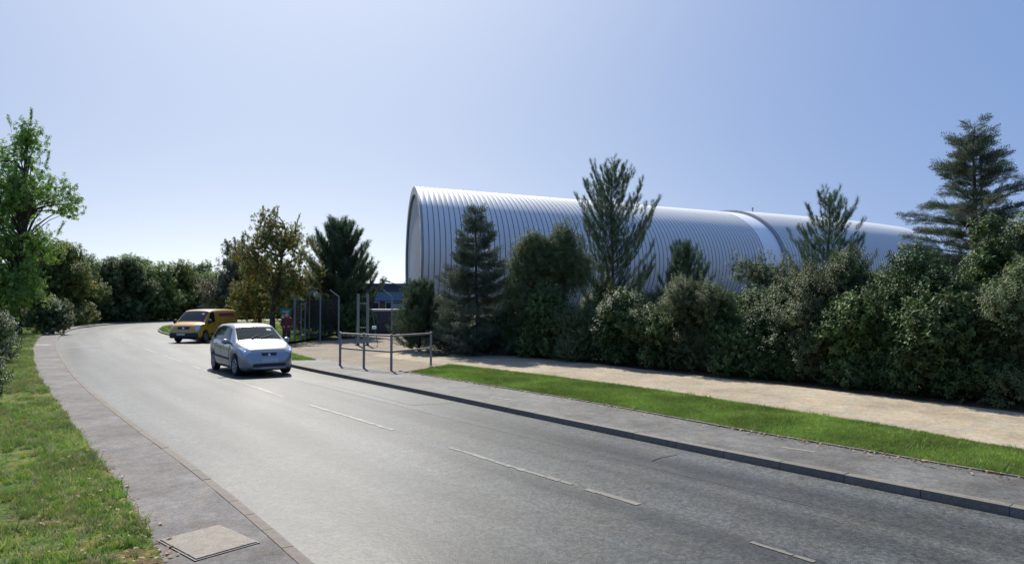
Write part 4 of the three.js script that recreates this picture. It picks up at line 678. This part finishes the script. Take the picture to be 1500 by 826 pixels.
// yellow delivery van
const vanPaint = paintOf(lin(0.58, 0.31, 0.03)); vanPaint.metalness = 0;
const vanRed = std({ color: lin(0.35, 0.04, 0.05), roughness: 0.4 });
vehicle({ name: 'yellow_van', label: 'yellow delivery van with faded red lettering bands following the silver car', category: 'van', length: 4.9, x: -18.4, d: 41.9, turn: 0, y: 0.03, axles: [0.95, 3.95], wheelR: 0.33, arch: 0.39, track: 0.8,
  paint: vanPaint,
  curves: {
    top: [[0, 0.8], [0.02, 1.5], [0.06, 1.8], [0.14, 1.9], [0.5, 1.94], [2.0, 1.96], [3.0, 1.93], [3.3, 1.87], [3.6, 1.66], [4.1, 1.24], [4.2, 1.18], [4.5, 1.1], [4.72, 0.98], [4.83, 0.84], [4.9, 0.56]],
    belt: [[0, 0.7], [0.03, 1.1], [0.2, 1.16], [3.0, 1.14], [3.9, 1.12], [4.2, 1.08], [4.5, 0.99], [4.72, 0.84], [4.83, 0.68], [4.9, 0.5]],
    width: [[0, 0.84], [0.08, 0.91], [0.4, 0.94], [3.8, 0.94], [4.3, 0.91], [4.6, 0.85], [4.78, 0.76], [4.9, 0.62]],
    roof: [[0, 0.76], [0.1, 0.8], [0.5, 0.82], [3.0, 0.8], [3.4, 0.78], [4.1, 0.82], [4.3, 0.82], [4.6, 0.72], [4.9, 0.45]],
    drop: [[0, 0.05], [0.3, 0.09], [3.1, 0.09], [4.0, 0.05], [4.9, 0.03]],
    sill: [[0, 0.4], [0.3, 0.26], [4.2, 0.25], [4.9, 0.3]],
  },
  build({ root, patch, surf }) {
    const body = root.children[0].material, ws = part(root, 'windscreen', patch([[4.08, 6.15], [4.08, 9.85], [3.36, 9.85], [3.36, 6.15]], 1, 0.006, 24, 14, true), K.glass);
    part(ws, 'paper', patch([[3.62, 8.9], [3.62, 9.25], [3.54, 9.25], [3.54, 8.9]], 1, 0.011, 4, 4, true), K.plate);
    part(root, 'bonnet', patch([[4.18, 6.05], [4.18, 9.95], [4.7, 9.95], [4.7, 6.05]], 1, 0.007, 22, 12, true), body);
    for (const s of [1, -1]) {
      const d = part(root, 'door', patch([[2.95, 2.1], [3.5, 2.1], [3.98, 4.0], [2.95, 4.0]], s, 0.008), body);
      part(d, 'handle', new RoundedBoxGeometry(0.18, 0.035, 0.03, 2, 0.012).translate(...surf(3.1, 3.7, s, 0.02).toArray()), K.plastic);
      part(root, 'side_window', patch([[3.0, 4.1], [3.9, 4.1], [3.42, 5.75], [3.0, 5.8]], s, 0.006), K.glass);
      part(root, 'lettering_band', patch([[0.5, 4.9], [2.4, 4.9], [2.4, 5.5], [0.55, 5.5]], s, 0.006), vanRed);
      part(root, 'lettering_band', patch([[0.3, 3.5], [2.6, 3.5], [2.6, 3.78], [0.3, 3.78]], s, 0.006), vanRed);
      part(root, 'side_moulding', patch([[1.4, 2.2], [3.5, 2.2], [3.5, 2.5], [1.4, 2.5]], s, 0.012, 10, 3), K.plastic);
      const mr = part(root, 'mirror', mirrorGeo(s).scale(1.1, 1.6, 1.1), K.plastic); mr.position.copy(surf(3.86, 4.35, s, 0.15)); part(mr, 'mirror_arm', box(0.06, 0.04, 0.16, -0.02, -0.05, -s * 0.1), K.plastic);
      const hl = part(root, 'headlight', patch([[4.5, 3.9], [4.8, 3.3], [4.8, 5.4], [4.6, 5.4]], s, 0.012, 12, 8), K.lens); part(hl, 'indicator', patch([[4.44, 3.75], [4.56, 3.7], [4.58, 5.2], [4.48, 5.0]], s, 0.016, 6, 6), K.amber);
      part(root, 'grille', patch([[4.76, 6.9], [4.845, 6.9], [4.845, 7.95], [4.76, 7.95]], s, 0.01, 8, 8), K.plastic);
      part(root, 'tail_light', patch([[0.03, 3.4], [0.12, 3.4], [0.12, 4.6], [0.04, 4.6]], s, 0.008, 4, 8), K.red);
    }
    part(root, 'bumper', new RoundedBoxGeometry(0.26, 0.34, 1.66, 4, 0.1).translate(4.8, 0.44, 0), K.plastic);
    part(root, 'number_plate', new RoundedBoxGeometry(0.02, 0.11, 0.5, 2, 0.005).translate(4.94, 0.5, 0.1), K.plate);
    part(root, 'badge', new THREE.OctahedronGeometry(0.08).scale(0.3, 1.3, 0.9).translate(4.86, 0.84, 0), K.chrome);
    part(root, 'underbody', box(4.2, 0.1, 1.4, 2.4, 0.26, 0), K.plastic);
  } });
// centre the vehicles on their wheelbase and turn them to their headings
for (const [name, wheelMid, x, d, heading] of [['silver_car', 2.105, -8.86, 23.1, 0.93], ['yellow_van', 2.45, -18.9, 42.0, 1.64]]) {
  const v = scene.getObjectByName(name); v.rotation.y = -heading; v.position.x = x - wheelMid * Math.cos(heading); v.position.z = -(d) - wheelMid * Math.sin(heading);
}

// ---------- person ----------
// bones: [a, b, ra, rb]; smooth union meshed by marching cubes
function sdfMesh(bones, lo, hi, cell, k) {
  const size = Math.max(hi.x - lo.x, hi.y - lo.y, hi.z - lo.z), n = Math.ceil(size / cell) + 4, mc = new MarchingCubes(n, K.plastic, false, false, 120000), half = n / 2, mid = lo.clone().add(hi).multiplyScalar(0.5), sc = size / 2 * n / (n - 4), p = V(0, 0, 0), ab = V(0, 0, 0);
  for (let z = 0; z < n; z++) for (let y = 0; y < n; y++) for (let x = 0; x < n; x++) {
    p.set((x - half) / half * sc + mid.x, (y - half) / half * sc + mid.y, (z - half) / half * sc + mid.z); let d = 9;
    for (const [a, b, ra, rb, sq] of bones) { ab.subVectors(b, a); const t = clamp(((p.x - a.x) * ab.x + (p.y - a.y) * ab.y + (p.z - a.z) * ab.z) / (ab.lengthSq() + 1e-9), 0, 1), qx = (p.x - a.x - ab.x * t), qy = p.y - a.y - ab.y * t, qz = (p.z - a.z - ab.z * t) * (sq ?? 1), e = Math.hypot(qx, qy, qz) - lerp(ra, rb, t), h = clamp(0.5 + 0.5 * (d - e) / k, 0, 1); d = lerp(d, e, h) - k * h * (1 - h); }
    mc.field[x + y * n + z * n * n] = -d;
  }
  mc.isolation = 0; mc.update();
  const cnt = mc.count, g = new THREE.BufferGeometry(); g.setAttribute('position', new THREE.Float32BufferAttribute(mc.positionArray.slice(0, cnt * 3), 3)); g.setAttribute('normal', new THREE.Float32BufferAttribute(mc.normalArray.slice(0, cnt * 3), 3));
  g.scale(sc, sc, sc).translate(mid.x, mid.y, mid.z); return g;
}
{
  const W = { skin: std({ color: lin(0.42, 0.26, 0.19), roughness: 0.6 }), jacket: std({ color: lin(0.11, 0.022, 0.028), roughness: 0.85 }), jeans: std({ color: lin(0.018, 0.02, 0.035), roughness: 0.9 }), shoe: std({ color: lin(0.02, 0.02, 0.02), roughness: 0.7 }), hair: std({ color: lin(0.05, 0.03, 0.02), roughness: 0.8 }) };
  const p = thing('person', 'person in a dark red hooded jacket and dark trousers walking on the pavement', 'person', [-11.75, 0.095, 35.6], 0.25);
  const hip = [V(-0.1, 0.92, 0), V(0.1, 0.92, 0)], knee = [V(-0.11, 0.5, 0.14), V(0.11, 0.49, -0.02)], ankle = [V(-0.11, 0.09, 0.16), V(0.11, 0.12, -0.24)], toe = [V(-0.12, 0.05, 0.32), V(0.12, 0.045, -0.1)];
  const sh = [V(-0.18, 1.4, 0), V(0.18, 1.4, 0)], el = [V(-0.25, 1.14, -0.03), V(0.25, 1.14, -0.02)], wr = [V(-0.16, 1.02, 0.18), V(0.16, 1.04, 0.18)], neck = V(0, 1.46, 0), head = V(0, 1.6, 0.03);
  const hand = []; for (const i of [0, 1]) { const s = i ? 1 : -1, d = V(-s * 0.5, -0.1, 0.85).normalize(), side = V(0, 1, 0.1), palm = wr[i].clone().addScaledVector(d, 0.07); hand.push([wr[i], palm, 0.026, 0.034]); [0.075, 0.085, 0.08, 0.062].forEach((len, k) => { const o = palm.clone().addScaledVector(side, (1.5 - k) * 0.019), kn = o.clone().addScaledVector(d, len * 0.55); hand.push([o, kn, 0.0095, 0.009], [kn, kn.clone().addScaledVector(d, len * 0.3).add(V(-s * 0.025, 0, -0.01)), 0.009, 0.008]); }); const t0 = wr[i].clone().addScaledVector(d, 0.03).addScaledVector(side, 0.03); hand.push([t0, t0.clone().addScaledVector(d, 0.035).addScaledVector(side, 0.03), 0.011, 0.01]); }
  const core = [[V(0, 0.95, 0), V(0, 1.12, 0), 0.13, 0.115], [V(0, 1.12, 0), V(0, 1.36, 0), 0.12, 0.13], [sh[0], sh[1], 0.065, 0.065], [neck, head, 0.05, 0.055]];
  const limbs = (g) => [0, 1].flatMap((i) => [[hip[i], knee[i], 0.085 + g, 0.06 + g], [knee[i], ankle[i], 0.057 + g, 0.04 + g]]), arms = (g) => [0, 1].flatMap((i) => [[sh[i], el[i], 0.055 + g, 0.042 + g], [el[i], wr[i], 0.042 + g, 0.03 + g]]);
  const figure = sdfMesh([...core, ...limbs(0), ...arms(0), ...[0, 1].map((i) => [ankle[i], toe[i], 0.04, 0.03])], V(-0.5, 0, -0.5), V(0.5, 1.5, 0.5), 0.02, 0.03);
  const face = sdfMesh([[V(0, 1.63, 0.01), V(0, 1.6, 0.03), 0.088, 0.08], [V(0, 1.52, 0.055), V(0, 1.56, 0.05), 0.045, 0.06], [V(0, 1.6, 0.105), V(0, 1.575, 0.125), 0.009, 0.013], [V(-0.05, 1.62, 0.085), V(0.05, 1.62, 0.085), 0.016, 0.016], [V(-0.02, 1.535, 0.105), V(0.02, 1.535, 0.105), 0.008, 0.008], [V(-0.09, 1.58, 0.01), V(-0.092, 1.61, 0.0), 0.014, 0.018], [V(0.09, 1.58, 0.01), V(0.092, 1.61, 0.0), 0.014, 0.018]], V(-0.12, 1.44, -0.12), V(0.12, 1.74, 0.16), 0.007, 0.02);
  const hands = sdfMesh(hand, V(-0.24, 0.9, 0.1), V(0.24, 1.12, 0.42), 0.006, 0.008);
  part(p, 'body', merge([figure, face, hands]), W.skin);
  part(p, 'eyes', merge([-1, 1].map((s) => new THREE.SphereGeometry(0.011, 10, 8).translate(s * 0.033, 1.603, 0.106))), W.hair);
  part(p, 'jacket', sdfMesh([[V(0, 0.86, 0), V(0, 1.12, 0), 0.18, 0.165], [V(0, 1.12, 0), V(0, 1.36, 0), 0.165, 0.16], [sh[0], sh[1], 0.095, 0.095], ...arms(0.032), [V(0, 1.5, -0.09), V(0, 1.66, -0.06), 0.075, 0.085], [V(-0.08, 1.47, -0.02), V(-0.085, 1.64, -0.03), 0.04, 0.045], [V(0.08, 1.47, -0.02), V(0.085, 1.64, -0.03), 0.04, 0.045], [V(-0.05, 1.71, -0.01), V(0.05, 1.71, -0.01), 0.045, 0.045]], V(-0.5, 0.65, -0.5), V(0.5, 1.8, 0.5), 0.016, 0.035), W.jacket);
  part(p, 'trousers', sdfMesh([[hip[0], hip[1], 0.11, 0.11], ...limbs(0.025)], V(-0.4, 0.02, -0.4), V(0.4, 1.1, 0.4), 0.018, 0.03), W.jeans);
  for (const i of [0, 1]) part(p, 'shoe', sdfMesh([[ankle[i], toe[i], 0.052, 0.044]], ankle[i].clone().min(toe[i]).addScalar(-0.1), ankle[i].clone().max(toe[i]).addScalar(0.1), 0.012, 0.02), W.shoe);
}
scene.traverse((m) => { if (m.isMesh) m.castShadow = m.receiveShadow = true; });
renderer.render(scene, camera);
